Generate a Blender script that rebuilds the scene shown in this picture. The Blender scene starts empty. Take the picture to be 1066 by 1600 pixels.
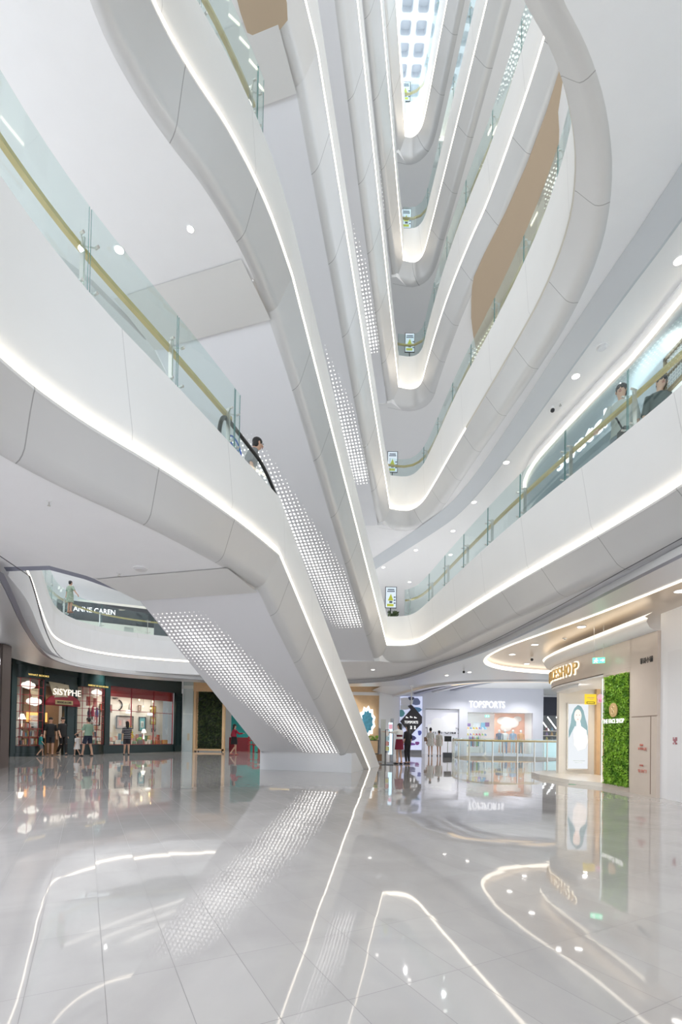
import bpy, math, random
from mathutils import Vector, Matrix
from mathutils.geometry import tessellate_polygon
random.seed(7)
SC = bpy.context.scene
COL = SC.collection
R = math.radians
# ------------------------------------------------------------------ materials
def new_mat(name):
    m = bpy.data.materials.new(name); m.use_nodes = True
    nt = m.node_tree
    return m, nt, nt.nodes['Principled BSDF']
def pm(name, col, rough=.5, metal=0., emit=None, es=0., spec=.5, noise=0., nscale=3., coat=0.):
    m, nt, b = new_mat(name)
    b.inputs['Base Color'].default_value = (*col, 1)
    b.inputs['Roughness'].default_value = rough
    b.inputs['Metallic'].default_value = metal
    b.inputs['Specular IOR Level'].default_value = spec
    if coat: b.inputs['Coat Weight'].default_value = coat; b.inputs['Coat Roughness'].default_value = .05
    if emit: b.inputs['Emission Color'].default_value = (*emit, 1); b.inputs['Emission Strength'].default_value = es
    if noise:
        tc = nt.nodes.new('ShaderNodeTexCoord'); n = nt.nodes.new('ShaderNodeTexNoise'); n.inputs['Scale'].default_value = nscale
        n.inputs['Detail'].default_value = 4
        nt.links.new(tc.outputs['Object'], n.inputs['Vector'])
        mx = nt.nodes.new('ShaderNodeMix'); mx.data_type = 'RGBA'
        mx.inputs['A'].default_value = (*[c*(1-noise) for c in col], 1); mx.inputs['B'].default_value = (*[min(1, c*(1+noise)) for c in col], 1)
        nt.links.new(n.outputs['Fac'], mx.inputs['Factor']); nt.links.new(mx.outputs['Result'], b.inputs['Base Color'])
    return m
def emat(name, col, s):
    m = bpy.data.materials.new(name); m.use_nodes = True; nt = m.node_tree; nt.nodes.clear()
    o = nt.nodes.new('ShaderNodeOutputMaterial'); e = nt.nodes.new('ShaderNodeEmission')
    e.inputs['Color'].default_value = (*col, 1); e.inputs['Strength'].default_value = s
    nt.links.new(e.outputs[0], o.inputs[0]); return m
def math_node(nt, op, a, b=None, c=None, clamp=False):
    n = nt.nodes.new('ShaderNodeMath'); n.operation = op; n.use_clamp = clamp
    for i, v in enumerate((a, b, c)):
        if v is None: continue
        if isinstance(v, (int, float)): n.inputs[i].default_value = v
        else: nt.links.new(v, n.inputs[i])
    return n.outputs[0]
def seam_mat(name, col, rough, metal, every, spec=.5, wobble=.04, shift=0., vscale=0., dark=.5):
    """panelled cladding: fine dark joints along the run (uv.x in metres)"""
    m, nt, b = new_mat(name)
    uv = nt.nodes.new('ShaderNodeUVMap'); sp = nt.nodes.new('ShaderNodeSeparateXYZ'); nt.links.new(uv.outputs[0], sp.inputs[0])
    v = math_node(nt, 'MULTIPLY', sp.outputs[1], .22)
    u = math_node(nt, 'ADD', math_node(nt, 'ADD', sp.outputs[0], v), shift)
    f = math_node(nt, 'FRACT', math_node(nt, 'DIVIDE', u, every))
    line = math_node(nt, 'LESS_THAN', f, .012/every)
    tc = nt.nodes.new('ShaderNodeTexCoord'); n = nt.nodes.new('ShaderNodeTexNoise'); n.inputs['Scale'].default_value = 1.3; n.inputs['Detail'].default_value = 3
    nt.links.new(tc.outputs['Object'], n.inputs['Vector'])
    mx = nt.nodes.new('ShaderNodeMix'); mx.data_type = 'RGBA'
    mx.inputs['A'].default_value = (*[c*(1-wobble) for c in col], 1); mx.inputs['B'].default_value = (*[min(1, c*(1+wobble)) for c in col], 1)
    nt.links.new(n.outputs['Fac'], mx.inputs['Factor'])
    m2 = nt.nodes.new('ShaderNodeMix'); m2.data_type = 'RGBA'; m2.inputs['B'].default_value = (*[c*dark for c in col], 1)
    nt.links.new(mx.outputs['Result'], m2.inputs['A']); nt.links.new(line, m2.inputs['Factor'])
    nt.links.new(m2.outputs['Result'], b.inputs['Base Color'])
    b.inputs['Roughness'].default_value = rough; b.inputs['Metallic'].default_value = metal; b.inputs['Specular IOR Level'].default_value = spec
    return m
def glass_mat(name, tint, refl=1.0, base=.02):
    m = bpy.data.materials.new(name); m.use_nodes = True; nt = m.node_tree; nt.nodes.clear()
    o = nt.nodes.new('ShaderNodeOutputMaterial'); t = nt.nodes.new('ShaderNodeBsdfTransparent'); g = nt.nodes.new('ShaderNodeBsdfGlossy')
    t.inputs[0].default_value = (*tint, 1); g.inputs['Roughness'].default_value = 0.01; g.inputs['Color'].default_value = (.95, 1, .98, 1)
    lw = nt.nodes.new('ShaderNodeLayerWeight'); lw.inputs['Blend'].default_value = .5
    f = math_node(nt, 'MULTIPLY_ADD', math_node(nt, 'POWER', lw.outputs['Facing'], 4.5), refl*.9, base+.02, clamp=True)
    mx = nt.nodes.new('ShaderNodeMixShader'); nt.links.new(f, mx.inputs[0]); nt.links.new(t.outputs[0], mx.inputs[1]); nt.links.new(g.outputs[0], mx.inputs[2])
    nt.links.new(mx.outputs[0], o.inputs[0]); return m
def floor_mat():
    m, nt, b = new_mat('polished_floor_tiles')
    geo = nt.nodes.new('ShaderNodeNewGeometry'); sp = nt.nodes.new('ShaderNodeSeparateXYZ'); nt.links.new(geo.outputs['Position'], sp.inputs[0])
    a = R(-27.9); ca, sa = math.cos(a), math.sin(a)
    U = math_node(nt, 'ADD', math_node(nt, 'MULTIPLY', sp.outputs[0], ca), math_node(nt, 'MULTIPLY', sp.outputs[1], -sa))
    V = math_node(nt, 'ADD', math_node(nt, 'MULTIPLY', sp.outputs[0], sa), math_node(nt, 'MULTIPLY', sp.outputs[1], ca))
    un = math_node(nt, 'DIVIDE', math_node(nt, 'SUBTRACT', U, .103), .311); vn = math_node(nt, 'DIVIDE', math_node(nt, 'SUBTRACT', V, 1.848), .636)
    def line(x, w):
        f = math_node(nt, 'FRACT', x); d = math_node(nt, 'MINIMUM', f, math_node(nt, 'SUBTRACT', 1., f)); return math_node(nt, 'LESS_THAN', d, w)
    grout = math_node(nt, 'MAXIMUM', line(un, .0045), line(vn, .0022))
    fl = nt.nodes.new('ShaderNodeCombineXYZ'); nt.links.new(math_node(nt, 'FLOOR', un), fl.inputs[0]); nt.links.new(math_node(nt, 'FLOOR', vn), fl.inputs[1])
    wn = nt.nodes.new('ShaderNodeTexWhiteNoise'); wn.noise_dimensions = '2D'; nt.links.new(fl.outputs[0], wn.inputs[0])
    ns = nt.nodes.new('ShaderNodeTexNoise'); ns.inputs['Scale'].default_value = .9; ns.inputs['Detail'].default_value = 6; ns.inputs['Distortion'].default_value = 1.2
    nt.links.new(geo.outputs['Position'], ns.inputs['Vector'])
    ra = nt.nodes.new('ShaderNodeValToRGB'); ra.color_ramp.elements[0].position = .3; ra.color_ramp.elements[1].position = .7
    ra.color_ramp.elements[0].color = (*FLOOR_A, 1); ra.color_ramp.elements[1].color = (*FLOOR_B, 1)
    nt.links.new(ns.outputs['Fac'], ra.inputs[0])
    br = nt.nodes.new('ShaderNodeHueSaturation'); nt.links.new(ra.outputs[0], br.inputs['Color']); nt.links.new(math_node(nt, 'MULTIPLY_ADD', wn.outputs['Value'], .06, .97), br.inputs['Value'])
    mx = nt.nodes.new('ShaderNodeMix'); mx.data_type = 'RGBA'; nt.links.new(br.outputs[0], mx.inputs['A']); mx.inputs['B'].default_value = (.20, .19, .185, 1)
    nt.links.new(grout, mx.inputs['Factor']); nt.links.new(mx.outputs['Result'], b.inputs['Base Color'])
    # every tile lies a hair out of level, so reflections break from tile to tile
    vm = nt.nodes.new('ShaderNodeVectorMath'); vm.operation = 'SUBTRACT'; nt.links.new(wn.outputs['Color'], vm.inputs[0]); vm.inputs[1].default_value = (.5, .5, .5)
    vs = nt.nodes.new('ShaderNodeVectorMath'); vs.operation = 'SCALE'; nt.links.new(vm.outputs[0], vs.inputs[0]); vs.inputs['Scale'].default_value = .004
    n2 = nt.nodes.new('ShaderNodeTexNoise'); n2.inputs['Scale'].default_value = 2.2; n2.inputs['Detail'].default_value = 1; nt.links.new(geo.outputs['Position'], n2.inputs['Vector'])
    v3 = nt.nodes.new('ShaderNodeVectorMath'); v3.operation = 'SUBTRACT'; nt.links.new(n2.outputs['Color'], v3.inputs[0]); v3.inputs[1].default_value = (.5, .5, .5)
    v4 = nt.nodes.new('ShaderNodeVectorMath'); v4.operation = 'SCALE'; nt.links.new(v3.outputs[0], v4.inputs[0]); v4.inputs['Scale'].default_value = .006
    va = nt.nodes.new('ShaderNodeVectorMath'); va.operation = 'ADD'; nt.links.new(vs.outputs[0], va.inputs[0]); nt.links.new(v4.outputs[0], va.inputs[1])
    vb = nt.nodes.new('ShaderNodeVectorMath'); vb.operation = 'ADD'; nt.links.new(va.outputs[0], vb.inputs[0]); nt.links.new(geo.outputs['Normal'], vb.inputs[1])
    vn2 = nt.nodes.new('ShaderNodeVectorMath'); vn2.operation = 'NORMALIZE'; nt.links.new(vb.outputs[0], vn2.inputs[0]); nt.links.new(vn2.outputs[0], b.inputs['Normal'])
    nt.links.new(math_node(nt, 'MULTIPLY_ADD', grout, .4, .035), b.inputs['Roughness'])
    b.inputs['IOR'].default_value = 1.75; b.inputs['Specular IOR Level'].default_value = .5
    return m
def perf_mat(name, v0, k, w, u0, u1):
    """white metal panel, perforated in a drifting band and lit from inside; uv in metres"""
    m, nt, b = new_mat(name)
    uv = nt.nodes.new('ShaderNodeUVMap'); sp = nt.nodes.new('ShaderNodeSeparateXYZ'); nt.links.new(uv.outputs[0], sp.inputs[0])
    u, v = sp.outputs[0], sp.outputs[1]
    P = .108
    fu = math_node(nt, 'SUBTRACT', math_node(nt, 'FRACT', math_node(nt, 'DIVIDE', u, P)), .5)
    fv = math_node(nt, 'SUBTRACT', math_node(nt, 'FRACT', math_node(nt, 'DIVIDE', v, P)), .5)
    cu = math_node(nt, 'MULTIPLY', math_node(nt, 'FLOOR', math_node(nt, 'DIVIDE', u, P)), P); cv = math_node(nt, 'MULTIPLY', math_node(nt, 'FLOOR', math_node(nt, 'DIVIDE', v, P)), P)
    d = math_node(nt, 'SQRT', math_node(nt, 'ADD', math_node(nt, 'MULTIPLY', fu, fu), math_node(nt, 'MULTIPLY', fv, fv)))
    ctr = math_node(nt, 'MULTIPLY_ADD', cu, k, v0)
    f = math_node(nt, 'SUBTRACT', 1., math_node(nt, 'DIVIDE', math_node(nt, 'ABSOLUTE', math_node(nt, 'SUBTRACT', cv, ctr)), w), clamp=True)
    e0 = math_node(nt, 'MULTIPLY', math_node(nt, 'SUBTRACT', cu, u0), 1.2, clamp=True); e1 = math_node(nt, 'MULTIPLY', math_node(nt, 'SUBTRACT', u1, cu), 3., clamp=True)
    f = math_node(nt, 'MULTIPLY', math_node(nt, 'MULTIPLY', f, e0), e1)
    rr = math_node(nt, 'MULTIPLY', math_node(nt, 'POWER', f, .45), .32)
    mask = math_node(nt, 'LESS_THAN', d, rr)
    b.inputs['Base Color'].default_value = (.80, .80, .825, 1); b.inputs['Roughness'].default_value = .35
    b.inputs['Emission Color'].default_value = (1, .97, .92, 1); nt.links.new(math_node(nt, 'MULTIPLY', mask, DOT_E), b.inputs['Emission Strength'])
    return m
def leaf_mat(name, a, c):
    m, nt, b = new_mat(name)
    tc = nt.nodes.new('ShaderNodeTexCoord'); n = nt.nodes.new('ShaderNodeTexNoise'); n.inputs['Scale'].default_value = 5; nt.links.new(tc.outputs['Object'], n.inputs['Vector'])
    ra = nt.nodes.new('ShaderNodeValToRGB'); ra.color_ramp.elements[0].position = .35; ra.color_ramp.elements[1].position = .65
    ra.color_ramp.elements[0].color = (*a, 1); ra.color_ramp.elements[1].color = (*c, 1); nt.links.new(n.outputs['Fac'], ra.inputs[0]); nt.links.new(ra.outputs[0], b.inputs['Base Color'])
    b.inputs['Roughness'].default_value = .5; return m
FLOOR_A = (.44, .42, .41); FLOOR_B = (.52, .50, .485); DOT_E = 1.5
WHITE = pm('white_paint', (.90, .90, .91), .55, noise=.02)
WHITE2 = pm('white_gypsum', (.90, .90, .90), .6)
CLAD = seam_mat('white_cladding', (.87, .87, .865), .42, 0, 1.9, wobble=.025, dark=.8)
METAL = seam_mat('silver_lower_cladding', (.70, .70, .70), .34, .3, 1.55, wobble=.04, dark=.55)
STRIP = emat('warm_light_line', (1., .90, .75), 3.0)
STRIP_OFF = pm('unlit_light_line', (.6, .57, .5), .4)
COVE = emat('cove_light', (1., .90, .75), 1.9)
COVE2 = emat('cornice_light', (1., .88, .70), 1.1)
GOLDC = pm('champagne_ceiling_metal', (.70, .56, .42), .28, .4, noise=.05, nscale=1.)
SILV = pm('satin_aluminium_ceiling', (.74, .74, .75), .3, .35)
TAN = pm('tan_ceiling_paint', (.56, .44, .31), .5)
GROOVE = pm('dark_shadow_gap', (.09, .09, .11), .6)
BLUEG = pm('grey_blue_metal', (.30, .31, .38), .35, .4)
STEEL = pm('brushed_steel', (.62, .61, .58), .28, .9)
BRASS = pm('gold_wood_handrail', (.60, .46, .20), .38, .15, noise=.12, nscale=8)
GLASS = glass_mat('rail_glass', (.905, .958, .952), 1.0, .02)
EDGE = pm('glass_edge', (.12, .26, .25), .15)
CLEAR = glass_mat('shop_glass', (.95, .97, .97), .8, .02)
RUBBER = pm('black_rubber', (.015, .015, .017), .35)
FLOOR = floor_mat()
DGREEN = pm('dark_green_lacquer', (.006, .022, .022), .3, noise=.2, nscale=2)
RED = pm('red_lacquer', (.32, .02, .035), .35)
STONE = pm('pink_beige_marble', (.64, .555, .485), .22, noise=.08, nscale=1.7)
WOOD = pm('light_wood', (.72, .50, .29), .4, noise=.1, nscale=6)
WOODD = pm('brown_wood', (.25, .14, .07), .45, noise=.15, nscale=6)
BLACK = pm('black_paint', (.015, .015, .018), .4)
DGREY = pm('dark_grey', (.08, .085, .095), .45)
PAPER = pm('off_white_paper', (.85, .83, .78), .6)
SIGNW = emat('white_sign_light', (.96, .97, 1.), 1.5)
SIGNW2 = emat('soft_white_sign_light', (1., .90, .78), .85)
SCREEN = emat('screen_light', (.92, .96, 1.), .62)
LAMPM = emat('lamp_light', (1., .95, .88), 5.)
BULB = emat('bulb_light', (1., .68, .32), 4.)
SKIN = pm('skin', (.62, .38, .27), .5)
HAIR = pm('black_hair', (.012, .010, .010), .4)
LEAF1 = leaf_mat('bright_moss', (.10, .27, .015), (.36, .62, .06))
LEAF2 = leaf_mat('dark_foliage', (.02, .05, .022), (.09, .13, .04))
TEAL = pm('teal_paint', (.05, .52, .52), .5)
GOLDP = pm('gold_letter', (.70, .50, .22), .3, .6)
def colmat(name, c, rough=.55): return pm(name, c, rough)
C_ = {}
def cm(c):
    k = tuple(round(x, 3) for x in c)
    if k not in C_: C_[k] = pm('paint_%d' % len(C_), k, .5)
    return C_[k]
# ------------------------------------------------------------------ objects
MW = {}
def tag(o, label, cat=None, group=None, kind=None):
    o['label'] = label
    if cat: o['category'] = cat
    if group: o['group'] = group
    if kind: o['kind'] = kind
    return o
def thing(name, label, cat, loc=(0, 0, 0), rz=0., group=None, kind=None):
    o = bpy.data.objects.new(name, None); COL.objects.link(o); o.empty_display_size = .1
    o.location = loc; o.rotation_euler = (0, 0, rz)
    MW[o] = Matrix.Translation(Vector(loc)) @ Matrix.Rotation(rz, 4, 'Z')
    return tag(o, label, cat, group, kind)
class MB:
    def __init__(s): s.v = []; s.f = []; s.uv = {}; s.mi = []; s.cur = 0
    def add(s, vs, fs, uvs=None):
        b = len(s.v); s.v += [Vector(p) for p in vs]
        for i, f in enumerate(fs):
            s.f.append([b+k for k in f]); s.mi.append(s.cur)
            if uvs: s.uv[len(s.f)-1] = uvs[i]
        return s
    def box(s, c, d, rz=0., M=None):
        x, y, z = [k/2 for k in d]
        P = [Vector((a*x, b*y, e*z)) for e in (-1, 1) for a, b in ((-1, -1), (1, -1), (1, 1), (-1, 1))]
        Q = Matrix.Rotation(rz, 3, 'Z'); P = [Vector(c)+(M @ p if M else Q @ p) for p in P]
        return s.add(P, [(3, 2, 1, 0), (4, 5, 6, 7), (0, 1, 5, 4), (1, 2, 6, 5), (2, 3, 7, 6), (3, 0, 4, 7)])
    def cyl(s, a, b, r, n=12, r2=None, cap=True):
        a = Vector(a); b = Vector(b); r2 = r if r2 is None else r2; d = (b-a).normalized()
        x = d.orthogonal().normalized(); y = d.cross(x)
        P = [a+(x*math.cos(t)+y*math.sin(t))*r for t in [2*math.pi*i/n for i in range(n)]]+[b+(x*math.cos(t)+y*math.sin(t))*r2 for t in [2*math.pi*i/n for i in range(n)]]
        F = [(i, (i+1) % n, n+(i+1) % n, n+i) for i in range(n)]
        if cap: F += [tuple(range(n-1, -1, -1)), tuple(range(n, 2*n))]
        return s.add(P, F)
    def tube(s, pts, r, n=8):
        for a, b in zip(pts, pts[1:]):
            if (Vector(b)-Vector(a)).length > 1e-5: s.cyl(a, b, r, n)
        return s
    def ball(s, c, r, n=12, m=8):
        c = Vector(c); r = (r, r, r) if isinstance(r, (int, float)) else r
        P = []; F = []
        for j in range(m+1):
            t = math.pi*j/m
            for i in range(n):
                a = 2*math.pi*i/n; P.append(c+Vector((r[0]*math.sin(t)*math.cos(a), r[1]*math.sin(t)*math.sin(a), r[2]*math.cos(t))))
        for j in range(m):
            for i in range(n): F.append((j*n+i, (j+1)*n+i, (j+1)*n+(i+1) % n, j*n+(i+1) % n))
        return s.add(P, F)
    def loft(s, rings, n=16, cap=True, open_=False):
        P = []; F = []
        for (c, rx, ry) in rings:
            for i in range(n):
                a = 2*math.pi*i/n; P.append(Vector(c)+Vector((rx*math.cos(a), ry*math.sin(a), 0)))
        for j in range(len(rings)-1):
            for i in range(n): F.append((j*n+i, j*n+(i+1) % n, (j+1)*n+(i+1) % n, (j+1)*n+i))
        if cap: F += [tuple(range(n-1, -1, -1)), tuple((len(rings)-1)*n+i for i in range(n))]
        return s.add(P, F)
    def prism(s, poly, z0, z1, holes=(), top=True, bottom=True):
        loops = [[Vector((p[0], p[1], 0)) for p in poly]]+[[Vector((p[0], p[1], 0)) for p in h] for h in holes]
        flat = [p for l in loops for p in l]; n = len(flat)
        tris = tessellate_polygon(loops)
        vs = [(p.x, p.y, z0) for p in flat]+[(p.x, p.y, z1) for p in flat]; fs = []
        for t in tris:
            a, b, c = [flat[i] for i in t]; up = (b-a).cross(c-a).z > 0
            t = t if up else t[::-1]
            if bottom: fs.append(tuple(t[::-1]))
            if top: fs.append(tuple(n+i for i in t))
        o = 0
        for l in loops:
            m = len(l)
            for i in range(m):
                fs.append((o+i, o+(i+1) % m, n+o+(i+1) % m, n+o+i))
            o += m
        return s.add(vs, fs)
    def build(s, name, mat, parent=None, smooth=None, local=False, label=None):
        me = bpy.data.meshes.new(name)
        vs = s.v
        if parent is not None and not local:
            I = MW[parent].inverted(); vs = [I @ v for v in vs]
        me.from_pydata([tuple(v) for v in vs], [], s.f)
        for m in (mat if isinstance(mat, (list, tuple)) else [mat]): me.materials.append(m)
        if any(s.mi): me.polygons.foreach_set('material_index', s.mi)
        if s.uv:
            l = me.uv_layers.new(name='UVMap')
            for pi, uvs in s.uv.items():
                for li, q in zip(me.polygons[pi].loop_indices, uvs): l.data[li].uv = q
        if smooth is not None:
            me.polygons.foreach_set('use_smooth', [True]*len(me.polygons)); me.set_sharp_from_angle(angle=R(smooth))
        me.update()
        o = bpy.data.objects.new(name, me); COL.objects.link(o)
        if parent is not None: o.parent = parent; MW[o] = MW[parent].copy()
        else: MW[o] = Matrix.Identity(4)
        if label: o['label'] = label
        return o
def copy_tree(o, parent=None):
    c = o.copy(); COL.objects.link(c)
    if parent: c.parent = parent
    for ch in list(o.children): copy_tree(ch, c)
    return c
def text_obj(s, name, center, right, size, mat, parent=None, ext=.02, up=(0, 0, 1), bold=0., width=None, align='CENTER', shear=0., local=False):
    """raised lettering as a mesh; right = reading direction"""
    cu = bpy.data.curves.new('t', 'FONT'); cu.body = s; cu.size = size; cu.extrude = ext; cu.align_x = align; cu.align_y = 'CENTER'; cu.offset = bold; cu.shear = shear; cu.resolution_u = 3
    to = bpy.data.objects.new('t', cu); COL.objects.link(to)
    bpy.context.view_layer.update()
    me = bpy.data.meshes.new_from_object(to.evaluated_get(bpy.context.evaluated_depsgraph_get()))
    COL.objects.unlink(to); bpy.data.objects.remove(to)
    r = Vector(right).normalized(); u = Vector(up).normalized(); n = r.cross(u)
    k = 1.
    if width:
        xs = [v.co.x for v in me.vertices]; k = width/max(1e-6, max(xs)-min(xs))
    M = Matrix(((r.x*k, u.x, n.x, center[0]), (r.y*k, u.y, n.y, center[1]), (r.z*k, u.z, n.z, center[2]), (0, 0, 0, 1)))
    if parent is not None and not local: M = MW[parent].inverted() @ M
    me.transform(M); me.materials.clear(); me.materials.append(mat); me.name = name
    o = bpy.data.objects.new(name, me); COL.objects.link(o)
    if parent is not None: o.parent = parent; MW[o] = MW[parent].copy()
    else: MW[o] = Matrix.Identity(4)
    return o
# ------------------------------------------------------------------ plan curves
def chaikin(pts, it=2, closed=False, sharp=()):
    for _ in range(it):
        q = [] if closed else [pts[0]]
        n = len(pts); rng = range(n) if closed else range(n-1)
        sh = set(sharp); ns = []
        for i in rng:
            a = pts[i]; b = pts[(i+1) % n]
            if not (not closed and i == 0):
                if i in sh: ns.append(len(q)); q.append(a)
                else: q.append(tuple(.75*x+.25*y for x, y in zip(a, b)))
            if not (not closed and i == n-2):
                if (i+1) % n not in sh: q.append(tuple(.25*x+.75*y for x, y in zip(a, b)))
        if not closed: q.append(pts[-1])
        pts = q; sharp = ns
    return pts
def normals(pts, closed=False):
    n = len(pts); out = []
    for i in range(n):
        def d(a, b):
            v = Vector((b[0]-a[0], b[1]-a[1])); return v.normalized() if v.length > 1e-6 else None
        d0 = d(pts[i-1], pts[i]) if (closed or i > 0) else None
        d1 = d(pts[i], pts[(i+1) % n]) if (closed or i < n-1) else None
        d0 = d0 or d1; d1 = d1 or d0
        n0 = Vector((d0.y, -d0.x)); n1 = Vector((d1.y, -d1.x)); m = n0+n1
        m = m.normalized() if m.length > .2 else n0
        out.append(m*min(1/max(m.dot(n0), .3), 2.2))
    return out
def offset(pts, o, closed=False):
    return [(p[0]+m.x*o, p[1]+m.y*o) for p, m in zip(pts, normals(pts, closed))]
def sweep(mb, path, prof, closed=False, N=None, flip=False):
    """path = (x, y, z, ...); prof(i) -> list of (inset, dz)"""
    N = N or normals(path, closed); n = len(path); cum = [0.]
    for a, b in zip(path, path[1:]): cum.append(cum[-1]+(Vector(b[:3])-Vector(a[:3])).length)
    if closed: cum.append(cum[-1]+(Vector(path[0][:3])-Vector(path[-1][:3])).length)
    P0 = prof(0); k = len(P0); vs = []
    for i, p in enumerate(path):
        for (o, dz) in prof(i): vs.append((p[0]+N[i].x*o, p[1]+N[i].y*o, p[2]+dz))
    vl = [0.]
    for a, b in zip(P0, P0[1:]): vl.append(vl[-1]+math.hypot(b[0]-a[0], b[1]-a[1]))
    fs = []; uvs = []
    for i in range(n if closed else n-1):
        j = (i+1) % n
        for q in range(k-1):
            fs.append((i*k+q, i*k+q+1, j*k+q+1, j*k+q)); uvs.append(((cum[i], vl[q]), (cum[i], vl[q+1]), (cum[i+1], vl[q+1]), (cum[i+1], vl[q])))
    return mb.add(vs, fs, uvs)
# ================================================================== THE ATRIUM
ZS = {2: 4.5, 3: 9.8, 4: 15.05, 5: 20.3, 6: 25.55, 7: 30.8}      # height of the light line on each storey
DROP = .6
# plan of the void edge: (x, y, height of the parapet above the light line), travelling near -> far on the right
RIGHT = {
 2: [(4.4, -3, 1.28), (4.46, -.5, 1.28), (4.5, 2.5, 1.28), (4.4, 6.0, 1.28), (4.23, 7.3, 1.31), (3.95, 8.8, 1.33), (3.54, 11.0, 1.30), (3.12, 14.06, 1.24), (2.78, 16.6, 1.14), (2.55, 17.4, 1.08), (2.2, 17.66, 1.05), (1.62, 17.63, 1.03)],
 3: [(2.05, 5.56, 1.62), (2.46, 5.88, 1.62), (2.94, 6.39, 1.62), (3.40, 7.1, 1.6), (3.72, 8.0, 1.6), (3.80, 9.2, 1.55), (3.70, 10.4, 1.45), (3.50, 12.2, 1.48), (3.27, 14.1, 1.6), (3.02, 16.6, 1.45), (2.85, 17.8, 1.35), (2.45, 18.42, 1.3), (1.71, 18.2, 1.25)],
 4: [(3.75, 8.3, 1.35), (3.82, 9.49, 1.35), (3.72, 10.96, 1.35), (3.57, 12.44, 1.35), (3.42, 13.11, 1.35), (3.19, 14.55, 1.35), (3.06, 15.91, 1.35), (2.96, 17.9, 1.35), (2.95, 18.85, 1.32), (2.63, 19.15, 1.3), (2.05, 19.0, 1.25)],
 5: [(3.7, 8.3, 1.4), (3.62, 10.0, 1.4), (3.48, 12.27, 1.4), (3.37, 13.87, 1.4), (3.23, 15.76, 1.4), (3.03, 18.3, 1.4), (2.95, 18.95, 1.4), (2.69, 19.25, 1.4), (2.18, 19.15, 1.3)],
 6: [(3.6, 8.3, 1.5), (3.45, 10.5, 1.5), (3.28, 13.0, 1.5), (3.11, 15.65, 1.5), (3.0, 17.17, 1.5), (2.9, 18.7, 1.5), (2.78, 19.1, 1.5), (2.5, 19.33, 1.5), (2.19, 19.28, 1.35)],
}
# left side, from the head of the escalator towards the camera and round the near end
LEFT = {
 2: [(-1.20, 8.9, 1.03), (-1.58, 7.73, 1.03), (-2.06, 6.57, 1.13), (-2.41, 5.89, 1.24), (-2.67, 5.45, 1.34), (-2.89, 5.02, 1.45), (-3.06, 4.55, 1.55), (-3.15, 4.0, 1.6), (-3.25, 2.5, 1.6), (-3.3, -.5, 1.5), (-3.3, -3, 1.4)],
 3: [(-1.07, 8.99, 1.0), (-1.33, 7.81, 1.0), (-1.73, 6.8, 1.0), (-2.08, 6.26, 1.05), (-2.35, 5.71, 1.15), (-2.46, 5.2, 1.25), (-2.35, 4.6, 1.4), (-1.8, 3.95, 1.5), (-.9, 3.65, 1.55), (.1, 3.95, 1.6), (1.2, 4.8, 1.62), (2.05, 5.56, 1.62)],
}
for k, B in ((4, (-.72, 9.6)), (5, (-.30, 10.3)), (6, (-.2, 10.5)), (7, (-.1, 10.7))):
    LEFT[k] = [(B[0], B[1], 1.0), (-1.2, 8.0, 1.0), (-1.75, 6.6, 1.1), (-1.9, 5.4, 1.2), (-1.3, 4.3, 1.3), (0, 3.9, 1.35), (1.6, 4.6, 1.35), (2.9, 6.2, 1.35), (3.75 if k == 4 else 3.7 if k == 5 else 3.6, 8.3, 1.35)]
LEVELNAME = {2: 'second', 3: 'third', 4: 'fourth', 5: 'fifth', 6: 'sixth'}
def path3(pts, z, it=2, sharp=()):
    q = chaikin(pts, it, sharp=sharp); return [(p[0], p[1], z, p[2]) for p in q]
def upper_prof(path):
    return lambda i: [(.16, path[i][3]-.5), (.16, path[i][3]), (.0, path[i][3]), (.0, path[i][3]-.02), (.012, .22), (.045, .125)]
STRIP_P = [(.045, .125), (.03, .085), (-.005, .05), (-.02, .02), (.0, -.02)]
LOWER_P = [(.0, -.02), (.0, -.055), (.02, -.075), (.235, -.46), (.27, -.515), (.32, -.56), (.38, -.59), (.46, -.603), (.50, -.59)]
def ribbon(parent, path, N, lit=None):
    mb = MB(); sweep(mb, path, upper_prof(path), N=N); mb.build('upper_cladding', CLAD, parent, smooth=35)
    mb = MB(); sweep(mb, path, lambda i: LOWER_P, N=N); mb.build('lower_cladding', METAL, parent, smooth=35)
    a, b = lit if lit else (0, len(path)-1)
    for i0, i1, m, nm in ((0, a, STRIP_OFF, 'unlit_strip'), (a, b, STRIP, 'light_strip'), (b, len(path)-1, STRIP_OFF, 'unlit_strip')):
        if i1 > i0:
            mb = MB(); sweep(mb, path[i0:i1+1], lambda i: STRIP_P, N=N[i0:i1+1]); mb.build(nm, m, parent, smooth=60)
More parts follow.
